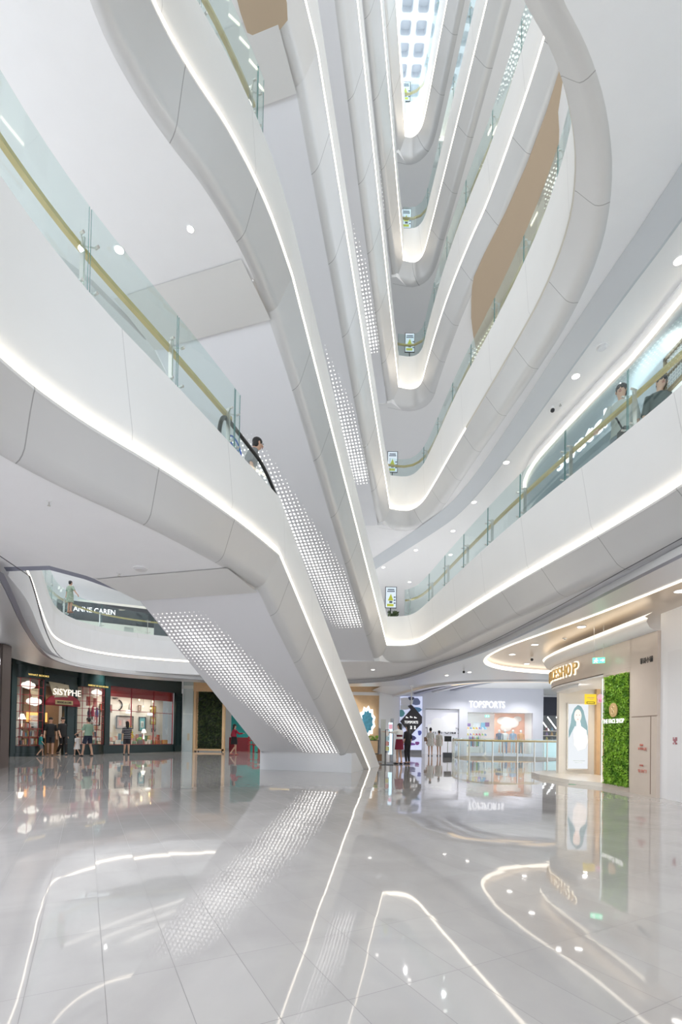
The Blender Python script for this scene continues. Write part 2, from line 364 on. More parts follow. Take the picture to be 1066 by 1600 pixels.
# --- level ribbons
RPATH = {}; LPATH = {}; NR = {}; NL = {}
U_END = {k: RIGHT[k][-1] for k in RIGHT}
def head(k): return LEFT[k][0]
def inc_dir(k):        # plan direction of travel up escalator k-1 -> head(k)
    p = U_END[k-1]if k > 2 else E1P; h = head(k); return Vector((h[0]-p[0], h[1]-p[1])).normalized()
E1P = (.93, 16.5)
for k in range(2, 7):
    RPATH[k] = path3(RIGHT[k], ZS[k]); LPATH[k] = path3(LEFT[k], ZS[k])
    NR[k] = normals(RPATH[k]); NL[k] = normals(LPATH[k])
def miter(d0, d1):
    n0 = Vector((d0.y, -d0.x)); n1 = Vector((d1.y, -d1.x)); m = n0+n1
    m = m.normalized() if m.length > .05 else n0
    return m*min(1/max(m.dot(n0), .3), 1.6)
INC = {}
for k in range(1, 7):  # escalator k: from level k to level k+1
    if k == 1: a = Vector((E1P[0], E1P[1], .17)); ca = 1.0
    else: a = Vector((U_END[k][0], U_END[k][1], ZS[k])); ca = U_END[k][2]
    h = head(k+1); b = Vector((h[0], h[1], ZS[k+1]))
    d = Vector((b.x-a.x, b.y-a.y)).normalized(); L = (Vector((b.x, b.y))-Vector((a.x, a.y))).length
    if k == 1:         # the lowest truss runs on to the floor
        path = [(a.x-d.x*2.15, a.y-d.y*2.15, a.z-2.15*(b.z-a.z)/L, 1.0), (a.x, a.y, a.z, 1.0)]
    else: path = [(a.x, a.y, a.z, ca)]
    for t in (.06, .12, .3, .5, .7, .9): path.append((a.x+(b.x-a.x)*t, a.y+(b.y-a.y)*t, a.z+(b.z-a.z)*t, ca+(1.0-ca)*min(1, t/.12)))
    path.append((b.x, b.y, b.z, h[2]))
    N = normals(path)
    if k > 1:          # share the mitre with the level edge it grows out of
        p, q = RPATH[k][-2], RPATH[k][-1]; m = miter(Vector((q[0]-p[0], q[1]-p[1])).normalized(), d); N[0] = m; NR[k][-1] = m
    if k < 6:
        p, q = LPATH[k+1][0], LPATH[k+1][1]; m = miter(d, Vector((q[0]-p[0], q[1]-p[1])).normalized()); N[-1] = m; NL[k+1][0] = m
    INC[k] = (path, N, a, b, d, L)
for k in range(2, 7):
    if k == 2:
        for nm, P, N, side in (('trim_1', RPATH[2], NR[2], 'right-hand'), ('trim_2', LPATH[2], NL[2], 'left-hand')):
            t = thing(nm, 'white curved balcony edge with light line along the %s side of the second level' % side, 'balcony edge', kind='structure'); ribbon(t, P, N)
    else:
        m = (NL[k][-1]+NR[k][0]).normalized(); P = LPATH[k]+RPATH[k][1:]; N = NL[k][:-1]+[m]+NR[k][1:]
        t = thing('trim_%d' % k, 'white balcony edge looping round the atrium at the %s level' % LEVELNAME[k], 'balcony edge', kind='structure')
        if k == 3:
            i1 = next(i for i, p in enumerate(P) if p[0] > -1.0 and i > 6 and p[1] < 5)   # the line is dark round the near loop
            i2 = next(i for i, p in enumerate(P) if p[1] > 13.2 and p[0] > 1)
            mb = MB(); sweep(mb, P, upper_prof(P), N=N); mb.build('upper_cladding', CLAD, t, smooth=35)
            mb = MB(); sweep(mb, P, lambda i: LOWER_P, N=N); mb.build('lower_cladding', METAL, t, smooth=35)
            for a, b, mm, nm in ((0, i1, STRIP, 'light_strip'), (i1, i2, STRIP_OFF, 'unlit_strip'), (i2, len(P)-1, STRIP, 'light_strip')):
                mb = MB(); sweep(mb, P[a:b+1], lambda i: STRIP_P, N=N[a:b+1]); mb.build(nm, mm, t, smooth=60)
        else: ribbon(t, P, N)
# --- slabs
LV = {2: [(-4.12, 9.75), (-4.62, 8.57), (-4.95, 8.13), (-5.7, 8.22)]}
VOIDL = [(-6.0, 8.6), (-6.66, 10.17), (-8.2, 13.0), (-9.7, 15.85), (-10.5, 17.6), (-10.81, 19.2), (-10.4, 20.8), (-9.3, 21.9), (-7.4, 22.75), (-5.4, 23.0), (-3.9, 22.0), (-3.1, 20.2), (-2.6, 18.7)]
VL = chaikin(VOIDL, 2)
def hole(k):
    """outline of the opening in the slab: inset behind the cladding"""
    r = [(p[0]+n.x*.455, p[1]+n.y*.455) for p, n in zip(RPATH[k], NR[k])][:-1]
    l = [(p[0]+n.x*.455, p[1]+n.y*.455) for p, n in zip(LPATH[k], NL[k])][1:]
    u = U_END[k]
    land = [(u[0]-.25, u[1]+.1), (-2.5, u[1]+.9)]
    hl = [(-4.12, 9.75), (LEFT[k][0][0]-.1, LEFT[k][0][1]+.02)] if k > 3 else None
    if k > 3: return r+[(u[0]-.25, u[1]+.1), (-2.2, u[1]+.6), (-3.95, 10.2 if k == 4 else 10.9)]+l[:-1], None
    # the side void on the left joins the escalator well
    v = [(p[0]+n.x*.35, p[1]+n.y*.35) for p, n in zip(VL[::-1], normals(VL[::-1]))] if False else VL[::-1]
    return r, (land+v+[(-5.7, 8.22), (-4.95, 8.13), (-4.62, 8.57), (-4.12, 9.75)], l)
O2 = [(-11.2, -3), (-11.2, 15), (-11.9, 17.3), (-12.1, 19.4), (-11.6, 21.2), (-10.4, 23.0), (-8, 24.4), (-5, 25.2), (-2, 25.5), (1.5, 25.3), (3.6, 24.2), (4.5, 23.0), (5.4, 22.0), (6.8, 21.1), (9.5, 20.9), (16, 21.5), (16, -3)]
GO2 = chaikin(O2, 2, sharp=(0, 16))
r2, (mid2, l2) = hole(2)
mb = MB(); mb.prism([(p[0], p[1]) for p in GO2 if True][:1] and (l2[::-1][0:0]+GO2+r2+mid2+l2), 3.9, 5.4)
tag(mb.build('ceiling', WHITE, smooth=None), 'flat white underside of the second level around the atrium', 'ceiling', kind='structure')
BIG = [(-24, -2.5), (24, -2.5), (24, 40), (-24, 40)]
for k in range(3, 7):
    z = ZS[k]-DROP
    if k == 3:
        r, (mid, l) = hole(3); loop = r+mid+l[:-1]
    else: loop, _ = hole(k)
    mb = MB(); mb.prism(BIG, z, z+1.5, holes=[loop])
    tag(mb.build('ceiling', WHITE2 if k > 3 else WHITE), 'white underside of the %s level around the atrium' % LEVELNAME[k], 'ceiling', kind='structure')
# left side-void of level 2 (cladding, light line) and of level 3
for k in (2, 3):
    vp = [(p[0], p[1], ZS[k], 1.12) for p in VL][::-1]
    t = thing('trim_%d' % (k+5), 'white balcony edge with light line curving round the side void on the left, %s level' % LEVELNAME[k], 'balcony edge', kind='structure')
    N = [-n for n in normals(vp)] if False else normals(vp)
    ribbon(t, vp, N)
# thin metal nosing under the near edge of the side void
EDGEN = [(-5.75, 8.2), (-4.95, 8.10), (-4.62, 8.55), (-4.12, 9.75)]
for k in (2, 3):
    mb = MB(); z = ZS[k]-DROP
    sweep(mb, [(p[0], p[1], z) for p in EDGEN], lambda i: [(.06, .0), (0, -.05), (-.06, 0.0), (-.06, 1.6)])
    tag(mb.build('trim_%d' % (k+7), BLUEG if k == 2 else SILV, smooth=30), 'thin grey metal nosing on the near edge of the side void, %s level' % LEVELNAME[k], 'trim', kind='structure')
# --- escalators
def perp(d): return Vector((d.y, -d.x))
W = 2.65
def escalator(k):
    path, N, a, b, d, L = INC[k]; n = perp(d); sl = (b.z-a.z)/L
    names = {1: 'wide escalator rising from the ground floor towards the camera, standing on a white plinth', 2: 'escalator rising from the second to the third level above the ground escalator', 3: 'escalator between third and fourth level seen from below', 4: 'escalator between fourth and fifth level seen as a thin band', 5: 'escalator between fifth and sixth level high up in the atrium', 6: 'topmost escalator above the sixth level'}
    t = thing('escalator', names[k], 'escalator', (a.x, a.y, 0 if k == 1 else a.z), group=None)
    ribbon(t, path, N)
    if k == 1: s0 = 0.35; zend = .6
    else: s0 = 0; zend = ZS[k]-DROP
    # soffit line: strip - .6, inset .46
    def pt(s, o, dz): return Vector((a.x+d.x*s+n.x*o, a.y+d.y*s+n.y*o, a.z+sl*s+dz))
    # lower end meets plinth / landing soffit; s where soffit z == zend
    sA = (zend-(a.z-.6))/sl
    sB = L-.05
    o0 = .45; o1 = o0+W
    mb = MB(); LL = (sB-sA)*math.hypot(1, sl); nn = 14
    P = []; F = []; U = []
    for i in range(nn+1):
        s = sB+(sA-sB)*i/nn
        P += [pt(s, o1, -.6), pt(s, o0, -.6)]
    for i in range(nn):
        F.append((2*i, 2*i+1, 2*i+3, 2*i+2)); u0 = LL*i/nn; u1 = LL*(i+1)/nn
        U.append(((u0, 0), (u0, W), (u1, W), (u1, 0)))
    mb.add(P, F, U); mb.build('perforated_soffit', PERF if k == 1 else PERF2, t)
    # side and chamfer on the far (left) side, top deck
    mb = MB(); P = []; F = []
    prof = [(o1, -.6), (o1+.07, -.53), (o1+.10, .45), (o1-.05, .5), (o1-.05, .1), (.16, .1), (.16, .9)]
    for s in (sA-.9, sB+.05):
        for o, dz in prof: P.append(pt(s, o, dz))
    m = len(prof)
    for i in range(m-1): F.append((i, i+1, m+i+1, m+i))
    mb.add(P, F); mb.mi = [0]*2+[1]*(len(F)-2); mb.build('left_side_cladding', [BLUEG if k == 1 else CLAD2, CLAD2], t)
    # transition panel at the head
    q0 = pt(sB, o1, -.6); q1 = pt(sB, o0, -.6)
    e0 = q0+Vector((-n.x*0-d.x*0, 0, 0)); zc = ZS[k+1]-DROP
    mb = MB(); ex = 1.15
    r0 = Vector((q0.x+d.x*ex, q0.y+d.y*ex, zc-.012)); r1 = Vector((q1.x+d.x*ex, q1.y+d.y*ex, zc-.012))
    q0z = Vector((q0.x, q0.y, q0.z-.06)); q1z = Vector((q1.x, q1.y, q1.z-.06))
    mb.add([q0z, q1z, r1, r0], [(0, 1, 2, 3)]); mb.build('transition_panel', PANEL, t)
    # steps
    mb = MB(); ns = int(L/.34)
    for i in range(ns):
        s = .8+i*(L-1.4)/ns; z = a.z+sl*s+.0
        c = Vector((a.x+d.x*s+n.x*.93, a.y+d.y*s+n.y*.93, z+.76))
        mb.box(c, (1.0, .40, .2), rz=-math.atan2(d.x, d.y))
    mb.build('steps', DGREY, t)
    # balustrades
    zf = ZS[k+1]+.75
    for o in (.3, 1.55):
        hp = []
        hi = 0
        for s in (L+1.45, L+1.1, L+.6, L+.2): hp.append((s, zf+.88))
        for s in (L-.35, L*.8, L*.5, L*.2, .3): hp.append((s, a.z+sl*s+1.62))
        ring = [(L+1.62, zf+.05), (L+1.70, zf+.35), (L+1.69, zf+.62), (L+1.60, zf+.82)]+hp
        pts = [Vector((a.x+d.x*s+n.x*o, a.y+d.y*s+n.y*o, z)) for s, z in ring]
        pts = [Vector(p) for p in chaikin([tuple(p) for p in pts], 2)]
        mb = MB(); mb.tube(pts, .033, 8); hr = mb.build('handrail', RUBBER, t, smooth=60)
        mb = MB(); P = []; F = []
        for p in pts: P += [p-Vector((0, 0, .05)), Vector((p.x, p.y, p.z-.95))]
        for i in range(len(pts)-1): F.append((2*i, 2*i+1, 2*i+3, 2*i+2))
        mb.add(P, F); mb.build('glass_balustrade', GLASS, t)
        if k == 1 and o < 1:
            # blue direction disc on the glass of the newel
            def q(s, z): return Vector((a.x+d.x*s+n.x*(o-.02), a.y+d.y*s+n.y*(o-.02), z))
            c = (L+1.25, zf+.42); mb = MB()
            mb.tube([q(c[0]+.27*math.cos(x), c[1]+.27*math.sin(x)) for x in [2*math.pi*i/20 for i in range(21)]], .013, 6)
            for dx, up in ((.1, 1), (-.1, -1)):
                mb.tube([q(c[0]+dx, c[1]-.13), q(c[0]+dx, c[1]+.13)], .016, 6)
                mb.tube([q(c[0]+dx-.06, c[1]+.06*up), q(c[0]+dx, c[1]+.15*up), q(c[0]+dx+.06, c[1]+.06*up)], .012, 6)
            mb.build('direction_sign', pm('blue_sticker', (.03, .12, .55), .4), t)
    if k == 1:
        # white plinth under the foot of the truss
        P0 = pt(sA, o1, 0); P1 = pt(sA, o0, 0)
        b0 = Vector((-2.62, 15.75)); b1 = Vector((.34, 14.85))
        mb = MB(); q = Vector((d.x, d.y))
        A = [(b0.x, b0.y), (b1.x, b1.y), (b1.x-q.x*2.6+.02, b1.y-q.y*2.6), (b0.x-q.x*2.2, b0.y-q.y*2.2)]
        mb.prism(A, 0, .60); mb.build('plinth', PLINTH, t)
    return t
PERF = perf_mat('perforated_white_soffit', .25, .285, .86, .35, 7.6)
PERF2 = perf_mat('perforated_white_soffit_upper', .05, .27, .86, 1.9, 8.6)
CLAD2 = pm('pale_side_cladding', (.82, .82, .83), .5)
PANEL = pm('pale_transition_panel', (.78, .775, .76), .55)
PLINTH = pm('white_plinth', (.82, .83, .86), .35)
for k in range(1, 7): escalator(k)
# --- lower ceilings of the ground floor
RING = [(4.85, -3), (4.85, 4.0), (4.72, 6.7), (4.62, 10.6), (4.26, 15.0), (3.55, 17.8), (3.2, 20.0), (2.7, 22.0), (.9, 23.9), (-2, 24.25), (-5, 24.1), (-7.5, 23.25), (-9.5, 21.8), (-10.6, 19.9), (-10.75, 18.2), (-10.2, 16.3), (-8.0, 12.0), (-6.2, 8.8), (-5.4, 7.3), (-5.4, -3)]
RG = chaikin(RING, 2, sharp=(0, 19))
GOLD = [(5.75, -2.8), (5.6, 4), (5.45, 7.5), (5.2, 10.0), (4.85, 12.0), (4.55, 13.8), (4.6, 15.8), (5.3, 17.4), (6.6, 18.5), (9.0, 19.2), (14, 19.4), (14, -2.8)]
GD = chaikin(GOLD, 2, sharp=(0, 10, 11))
ZC = 3.72
mb = MB(); mb.prism(GO2+RG, ZC, 3.895, holes=[GD])
tag(mb.build('ceiling', SILV), 'satin metal ceiling band bordering the ground floor opening', 'ceiling', kind='structure')
mb = MB(); sweep(mb, [(p[0], p[1], 3.9) for p in RG], lambda i: [(-.02, 0), (-.02, -.14), (.02, -.19), (.12, -.19)], N=[-n for n in normals(RG)])
tag(mb.build('trim_11', BLUEG, smooth=40), 'dark curved edge line of the ground floor ceiling', 'trim', kind='structure')
mb = MB(); sweep(mb, [(p[0], p[1], ZC-.004) for p in RG], lambda i: [(.47, 0), (.495, 0)], N=[-n for n in normals(RG)])
mb.build('x', GROOVE); gro = bpy.data.objects['x']; gro.name = 'trim_12'; tag(gro, 'thin dark groove following the curved ground floor ceiling', 'trim', kind='structure')
# champagne recess with cove light
mb = MB(); mb.prism(offset(GD, -.3, True) if False else offset(GD, -.12, True), 3.87, 3.89)
tag(mb.build('ceiling', GOLDC), 'champagne coloured metal ceiling above the cosmetics shop front', 'ceiling', kind='structure')
mb = MB(); Ng = normals(GD); gp = [(p[0], p[1], ZC) for p in GD[:-2]]
sweep(mb, gp, lambda i: [(-.04, -.012), (.035, -.006), (.05, .1)], N=Ng[:-2])
tag(mb.build('cove_light', COVE, smooth=60), 'warm cove light around the champagne ceiling', 'cove light')
# far ceiling
BH = [(p[0], p[1]) for p in offset(GO2, -.0)]
fo = [(-24, -12)]+[(-24, 40), (24, 40), (24, -12)]
mb = MB(); mb.prism([(24, -3), (24, 40), (-24, 40), (-24, -3)]+GO2[:], 4.5, 5.4)
tag(mb.build('ceiling', WHITE2), 'white ceiling of the ground floor beyond the atrium', 'ceiling', kind='structure')
mb = MB(); mb.prism([(-14.6, -3), (-14.6, 15.2), (-15.2, 17), (-15, 24), (-11, 30), (-4.5, 30), (-4.5, 25.2)]+[p for p in GO2[::-1] if p[0] < -4.6], 4.32, 4.48)
tag(mb.build('ceiling', GOLDC), 'brownish ceiling in front of the bookshop', 'ceiling', kind='structure')
# stepped grey bands round the rear void
far = chaikin([(18, 22.6), (9, 22.1), (6.2, 22.9), (4.8, 25.2), (4.0, 28.5), (3.4, 33)], 3)
for i, (o, z0, m) in enumerate(((0, 3.80, SILV), (1.4, 3.98, BLUEG), (2.6, 4.12, SILV), (3.8, 4.28, BLUEG))):
    mb = MB(); pts = [(p[0]+n.x*o, p[1]+n.y*o) for p, n in zip(far, normals(far))]
    mb2 = sweep(mb, [(p[0], p[1], z0) for p in pts], lambda i: [(-1.4, .42), (-.02, .12), (0, 0), (.35, 0), (.35, .5)])
    tag(mb.build('trim_%d' % (13+i), m, smooth=30), ['silver', 'blue-grey', 'second silver', 'second blue-grey'][i]+' stepped ceiling band curving over the rear floor opening', 'trim', kind='structure')
mb = MB(); pts = [(p[0]+n.x*.36, p[1]+n.y*.36) for p, n in zip(far, normals(far))]
sweep(mb, [(p[0], p[1], 3.83) for p in pts[:-14]], lambda i: [(0, 0), (.5, .02)])
tag(mb.build('cove_light', emat('amber_cove', (1, .72, .42), 1.1)), 'amber cove line over the rear floor opening', 'cove light')
# --- band and inner ceiling of level 2 on the right, tan panels higher up
BT = chaikin([(4.62, -2.4), (4.66, 3), (4.64, 6.7), (4.42, 8.8), (4.12, 13.4), (3.75, 16.2), (3.2, 17.75), (1.29, 21.85), (.2, 24.2)], 2)
mb = MB(); sweep(mb, [(p[0], p[1], 9.195) for p in BT], lambda i: [(0, 0), (.012, -.01), (.3, -.33), (.34, -.335)]); tag(mb.build('trim_17', pm('grey_bulkhead_metal', (.60, .63, .66), .35, .2), smooth=20), 'grey metal bulkhead band under the third level beside the right-hand walkway', 'trim', kind='structure')
bt = offset(BT, .3)
mb = MB(); mb.prism(bt+[(.2, 33), (16, 33), (16, -2.4)], 8.865, 8.9); tag(mb.build('ceiling', WHITE2), 'white ceiling with downlights over the right-hand second level walkway', 'ceiling', kind='structure')
for nm, pl, lab in (('trim_18', [(3.98, 8.0), (4.3, 9.9), (4.62, 10.5), (4.92, 11.4), (4.9, 12.4), (4.78, 14.0), (4.66, 16.9), (3.98, 15.4), (3.66, 14.2), (3.6, 13.6), (4.05, 11.5), (4.16, 9.6)], 'tan ceiling panel beside the fourth level edge on the right'), ('trim_19', [(-2.3, 7.0), (-2.12, 8.57), (-1.96, 9.09), (-1.22, 8.89), (-1.2, 8.5), (-1.5, 7.6), (-1.9, 6.9)], 'tan ceiling panel under the fourth level on the left')):
    mb = MB(); q = chaikin([(x, y) for x, y in pl], 1, closed=True); mb.prism(q, 14.425, 14.448); tag(mb.build(nm, TAN), lab, 'trim', kind='structure')
# --- coffered roof
def coffers():
    mb = MB(); cs = .68; x0, y0, z = .6, 15.5, 32.0; S = 5
    for i in range(9):
        for j in range(20):
            cx = x0+(i+.5)*cs+(.0); cy = y0+(j+.5)*cs; h = cs/2; r = .23; e = .10
            out = []; inn = []
            for q, (sx, sy) in enumerate(((1, 1), (-1, 1), (-1, -1), (1, -1))):
                for a in range(S):
                    t = math.pi/2*(q+a/(S-1)); inn.append((cx+sx*(r-e)+e*math.cos(t), cy+sy*(r-e)+e*math.sin(t)))
                    k2 = a/(S-1)
                    c0 = {0: ((h, 0), (h, h), (0, h)), 1: ((0, h), (-h, h), (-h, 0)), 2: ((-h, 0), (-h, -h), (0, -h)), 3: ((0, -h), (h, -h), (h, 0))}[q]
                    pA, pB, pC = c0
                    p = [pA[m]+(pB[m]-pA[m])*k2*2 for m in (0, 1)] if k2 <= .5 else [pB[m]+(pC[m]-pB[m])*(k2-.5)*2 for m in (0, 1)]
                    out.append((cx+p[0], cy+p[1]))
            n = len(inn); vs = [(p[0], p[1], z) for p in out]+[(p[0], p[1], z) for p in inn]+[(cx+(p[0]-cx)*.85, cy+(p[1]-cy)*.85, z+.22) for p in inn]
            fs = [(a, (a+1) % n, n+(a+1) % n, n+a) for a in range(n)]+[(n+a, n+(a+1) % n, 2*n+(a+1) % n, 2*n+a) for a in range(n)]+[tuple(range(2*n, 3*n))]
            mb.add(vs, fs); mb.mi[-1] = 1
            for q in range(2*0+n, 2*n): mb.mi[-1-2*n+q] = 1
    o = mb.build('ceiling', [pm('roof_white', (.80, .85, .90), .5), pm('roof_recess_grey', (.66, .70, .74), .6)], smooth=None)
    tag(o, 'white coffered roof with rounded square recesses at the top of the atrium', 'ceiling', kind='structure')
coffers()
# --- floor with the rear opening
VC = chaikin([(6.3, 27), (6.1, 24.6), (6.5, 23.1), (7.6, 22.75), (9.0, 23.2), (11.7, 25.6), (13.8, 28.5), (12.5, 30.6), (9.5, 30.8), (7.2, 29.8)], 3, closed=True)
mb = MB(); mb.prism([(-30, -14), (30, -14), (30, 45), (-30, 45)], -.3, 0, holes=[VC])
tag(mb.build('floor', FLOOR), 'polished pale floor of large tiles reflecting the atrium', 'floor', kind='structure')
mb = MB(); sweep(mb, [(p[0], p[1], 0) for p in VC], lambda i: [(0, .0), (.0, -.9)], closed=True)
tag(mb.build('trim_20', pm('tan_slab_edge', (.50, .38, .25), .5)), 'tan edge of the floor around the rear opening', 'trim', kind='structure')
# back walls of the storeys
for k, z0, z1 in ((1, 0, 5.4), (2, 5.4, 9.2), (3, 10.7, 14.45), (4, 15.9, 19.7), (5, 21.2, 24.95), (6, 26.4, 32.2)):
    mb = MB(); mb.box((0, 37.2, (z0+z1)/2), (46, .2, z1-z0)); tag(mb.build('wall_back', WHITE2), 'white back wall of the %s storey' % ['ground', 'second', 'third', 'fourth', 'fifth', 'sixth'][k-1], 'wall', kind='structure')
# ================================================================== glass railings
def railing(path, N, label, start=.3, step=1.3, ends=(0, 0), zadd=0., gh=.97, first_post=True):
    t = thing('glass_railing', label, 'railing', (path[0][0], path[0][1], path[0][2]+path[0][3]))
    P = [Vector((p[0], p[1], p[2]+p[3]+zadd)) for p in path]
    cum = [0.]
    for a, b in zip(P, P[1:]): cum.append(cum[-1]+(b-a).length)
    L = cum[-1]
    def at(s, o=0., dz=0.):
        s = max(0, min(L, s)); i = 0
        while i < len(cum)-2 and cum[i+1] < s: i += 1
        f = (s-cum[i])/max(1e-6, cum[i+1]-cum[i]); p = P[i].lerp(P[i+1], f); n = N[i].lerp(N[i+1], f)
        return Vector((p.x+n.x*o, p.y+n.y*o, p.z+dz))
    posts = []; s = start
    while s < L-.05: posts.append(s); s += step
    cuts = [0.]+posts+[L]
    for a, b in zip(cuts, cuts[1:]):
        if b-a < .08: continue
        m = max(2, int((b-a)/.25)); mb = MB(); V = []; F = []
        for i in range(m+1):
            s = a+.012+(b-a-.024)*i/m
            V += [at(s, .035, -.04), at(s, .035, gh), at(s, .049, gh), at(s, .049, -.04)]
        for i in range(m):
            for j in range(4):
                F.append((4*i+j, 4*i+(j+1) % 4, 4*i+4+(j+1) % 4, 4*i+4+j))
        F += [(0, 1, 2, 3), (4*m, 4*m+3, 4*m+2, 4*m+1)]
        mb.add(V, F); g = mb.build('glass_panel', [GLASS, EDGE], t)
        for pi in (len(F)-1, len(F)-2): g.data.polygons[pi].material_index = 1
    for s in posts:
        n = at(s, 1)-at(s, 0); n.z = 0; n.normalize(); az = math.atan2(n.y, n.x); c = at(s, .16)
        mb = MB(); mb.box(c+Vector((0, 0, .33)), (.065, .02, .72), rz=az)
        po = mb.build('post', STEEL, t)
        tv = Vector((-n.y, n.x, 0))
        for dz in (.08, .6):
            mb = MB()
            for sg in (-1, 1):
                mb.cyl(c+Vector((0, 0, dz)), c-n*.1+tv*.09*sg+Vector((0, 0, dz+.015)), .009, 6); mb.cyl(c-n*.09+tv*.09*sg+Vector((0, 0, dz+.015)), c-n*.145+tv*.09*sg+Vector((0, 0, dz+.015)), .016, 8)
            mb.build('glass_clamp', STEEL, po)
    mb = MB(); m = max(2, int(L/.2)); V = []; F = []
    pr = [(.19, .60), (.19, .655), (.25, .67), (.27, .63), (.25, .595)]
    for i in range(m+1):
        s = L*i/m
        for o, dz in pr: V.append(at(s, o, dz))
    q = len(pr)
    for i in range(m):
        for j in range(q): F.append((q*i+j, q*i+(j+1) % q, q*i+q+(j+1) % q, q*i+q+j))
    F += [tuple(range(q)), tuple(range(q*m+q-1, q*m-1, -1))]
    mb.add(V, F); mb.build('handrail', BRASS, t, smooth=50)
    return t
def cut(path, N, cond):
    idx = [i for i, p in enumerate(path) if cond(p)]; a, b = idx[0], idx[-1]+1; return path[a:b], N[a:b]
p, n = cut(LPATH[2], NL[2], lambda p: 1.5 < p[1] < 7.75); railing(p[:], n, 'glass railing with gold handrail above the left-hand second level edge', start=.15, step=1.27)
p, n = cut(RPATH[2], NR[2], lambda p: p[1] > -1); railing(p[:-3], n, 'glass railing with gold handrail along the right-hand second level edge', start=.55, step=1.5)
p, n = cut(LPATH[3], NL[3], lambda p: p[1] < 7.75); railing(p, n, 'short glass railing at the head of the escalator on the third level', start=.2, step=1.3)
p, n = cut(RPATH[3], NR[3], lambda p: p[1] > 6.3); railing(p, n, 'glass railing along the bulging right side of the third level', start=1.1, step=1.5, zadd=-.12, gh=.8)
for k in (4, 5, 6):
    railing(RPATH[k], NR[k], 'glass railing along the right side of the %s level' % LEVELNAME[k], start=.7, step=1.6, gh=.9)
vp = [(p[0], p[1], ZS[2], 1.12) for p in VL][::-1]
railing(vp, normals(vp), 'glass railing round the side void on the left, second level', start=.9, step=2.0)
# ================================================================== GROUND FLOOR, LEFT: BOOKSHOP
SA = Vector((-14.2, 20.75)); SD = Vector((4.3, 8.75)).normalized(); SN = Vector((SD.y, -SD.x)); SRZ = math.atan2(SD.y, SD.x)
def S(s, o, z): return Vector((SA.x+SD.x*s+SN.x*o, SA.y+SD.y*s+SN.y*o, z))
SM = Matrix(((SD.x, SN.x, 0), (SD.y, SN.y, 0), (0, 0, 1)))
def sbox(mb, s0, s1, o0, o1, z0, z1): return mb.box(S((s0+s1)/2, (o0+o1)/2, (z0+z1)/2), (abs(s1-s0), abs(o1-o0), z1-z0), rz=SRZ)
shop = thing('bookshop_front', 'dark green bookshop front with two round bays and a lit display window', 'shop front', S(4.8, 0, 0))
mb = MB(); sbox(mb, 4.45, 9.75, -.1, .14, 0, .44); sbox(mb, 4.45, 9.75, -.1, .16, 3.52, 4.32); sbox(mb, 4.5, 4.78, -.1, .16, .44, 3.52)
sbox(mb, -.1, .12, -.1, .2, 0, 4.32); sbox(mb, 1.3, 3.0, -.1, .05, 3.3, 4.32); sbox(mb, 1.25, 1.42, -.1, .12, 0, 3.4); sbox(mb, 2.35, 3.0, -.1, .1, 0, 3.4); sbox(mb, -.1, 4.6, -.12, .1, 3.75, 4.32)
mb.build('facade', DGREEN, shop)
mb = MB(); sbox(mb, 9.22, 9.75, .1, .24, 0, 3.52)
for z0, z1 in ((.35, 2.85), (3.0, 3.4)):
    for q in ((9.30, 9.34, z0, z1), (9.62, 9.66, z0, z1), (9.30, 9.66, z0, z0+.05), (9.30, 9.66, z1-.05, z1)): sbox(mb, q[0], q[1], .24, .27, q[2], q[3])
mb.build('panelled_pilaster', DGREEN, shop)
mb = MB(); sbox(mb, 2.42, 2.95, .1, .13, .25, 3.1)
for a in (2.45, 2.86): sbox(mb, a, a+.05, .13, .16, .3, 3.0)
for z in (.3, 1.9, 2.2, 2.95): sbox(mb, 2.45, 2.91, .13, .16, z, z+.05)
mb.build('open_door_leaf', DGREEN, shop)
# interior
mb = MB(); sbox(mb, -.2, 9.8, -1.5, -1.42, 0, 4.3); mb.build('back_wall', pm('warm_shop_wall', (.72, .68, .60), .6), shop)
mb = MB(); sbox(mb, 1.3, 3.0, -1.42, -1.3, 0, 3.3); mb.build('wooden_shelf_wall', WOODD, shop)
mb = MB(); sbox(mb, 1.42, 2.38, -1.3, -1.24, 1.55, 2.0); mb.build('lit_shelf', emat('amber_shelf_light', (1, .45, .12), 1.1), shop)
mb = MB(); sbox(mb, 4.78, 9.22, -1.42, .0, .36, .44); mb.build('display_ledge', WOOD, shop)
mb = MB(); sbox(mb, 4.78, 9.22, -.12, -.06, 3.0, 3.5); mb.build('red_valance', pm('red_awning_cloth', (.38, .03, .03), .6), shop)
mb = MB(); sbox(mb, 4.78, 9.22, -1.42, -.1, 3.5, 3.52); mb.build('ceiling_panel', WHITE2, shop)
mb = MB()
for s in (4.78, 6.2, 7.75, 9.19): sbox(mb, s, s+.03, -.02, .03, .44, 3.52)
for z in (.44, 2.25, 3.49): sbox(mb, 4.78, 9.22, -.02, .03, z, z+.03)
mb.build('window_frame', RED, shop)
mb = MB(); sbox(mb, 4.78, 9.22, -.005, .005, .44, 3.5); mb.build('window_glass', CLEAR, shop)
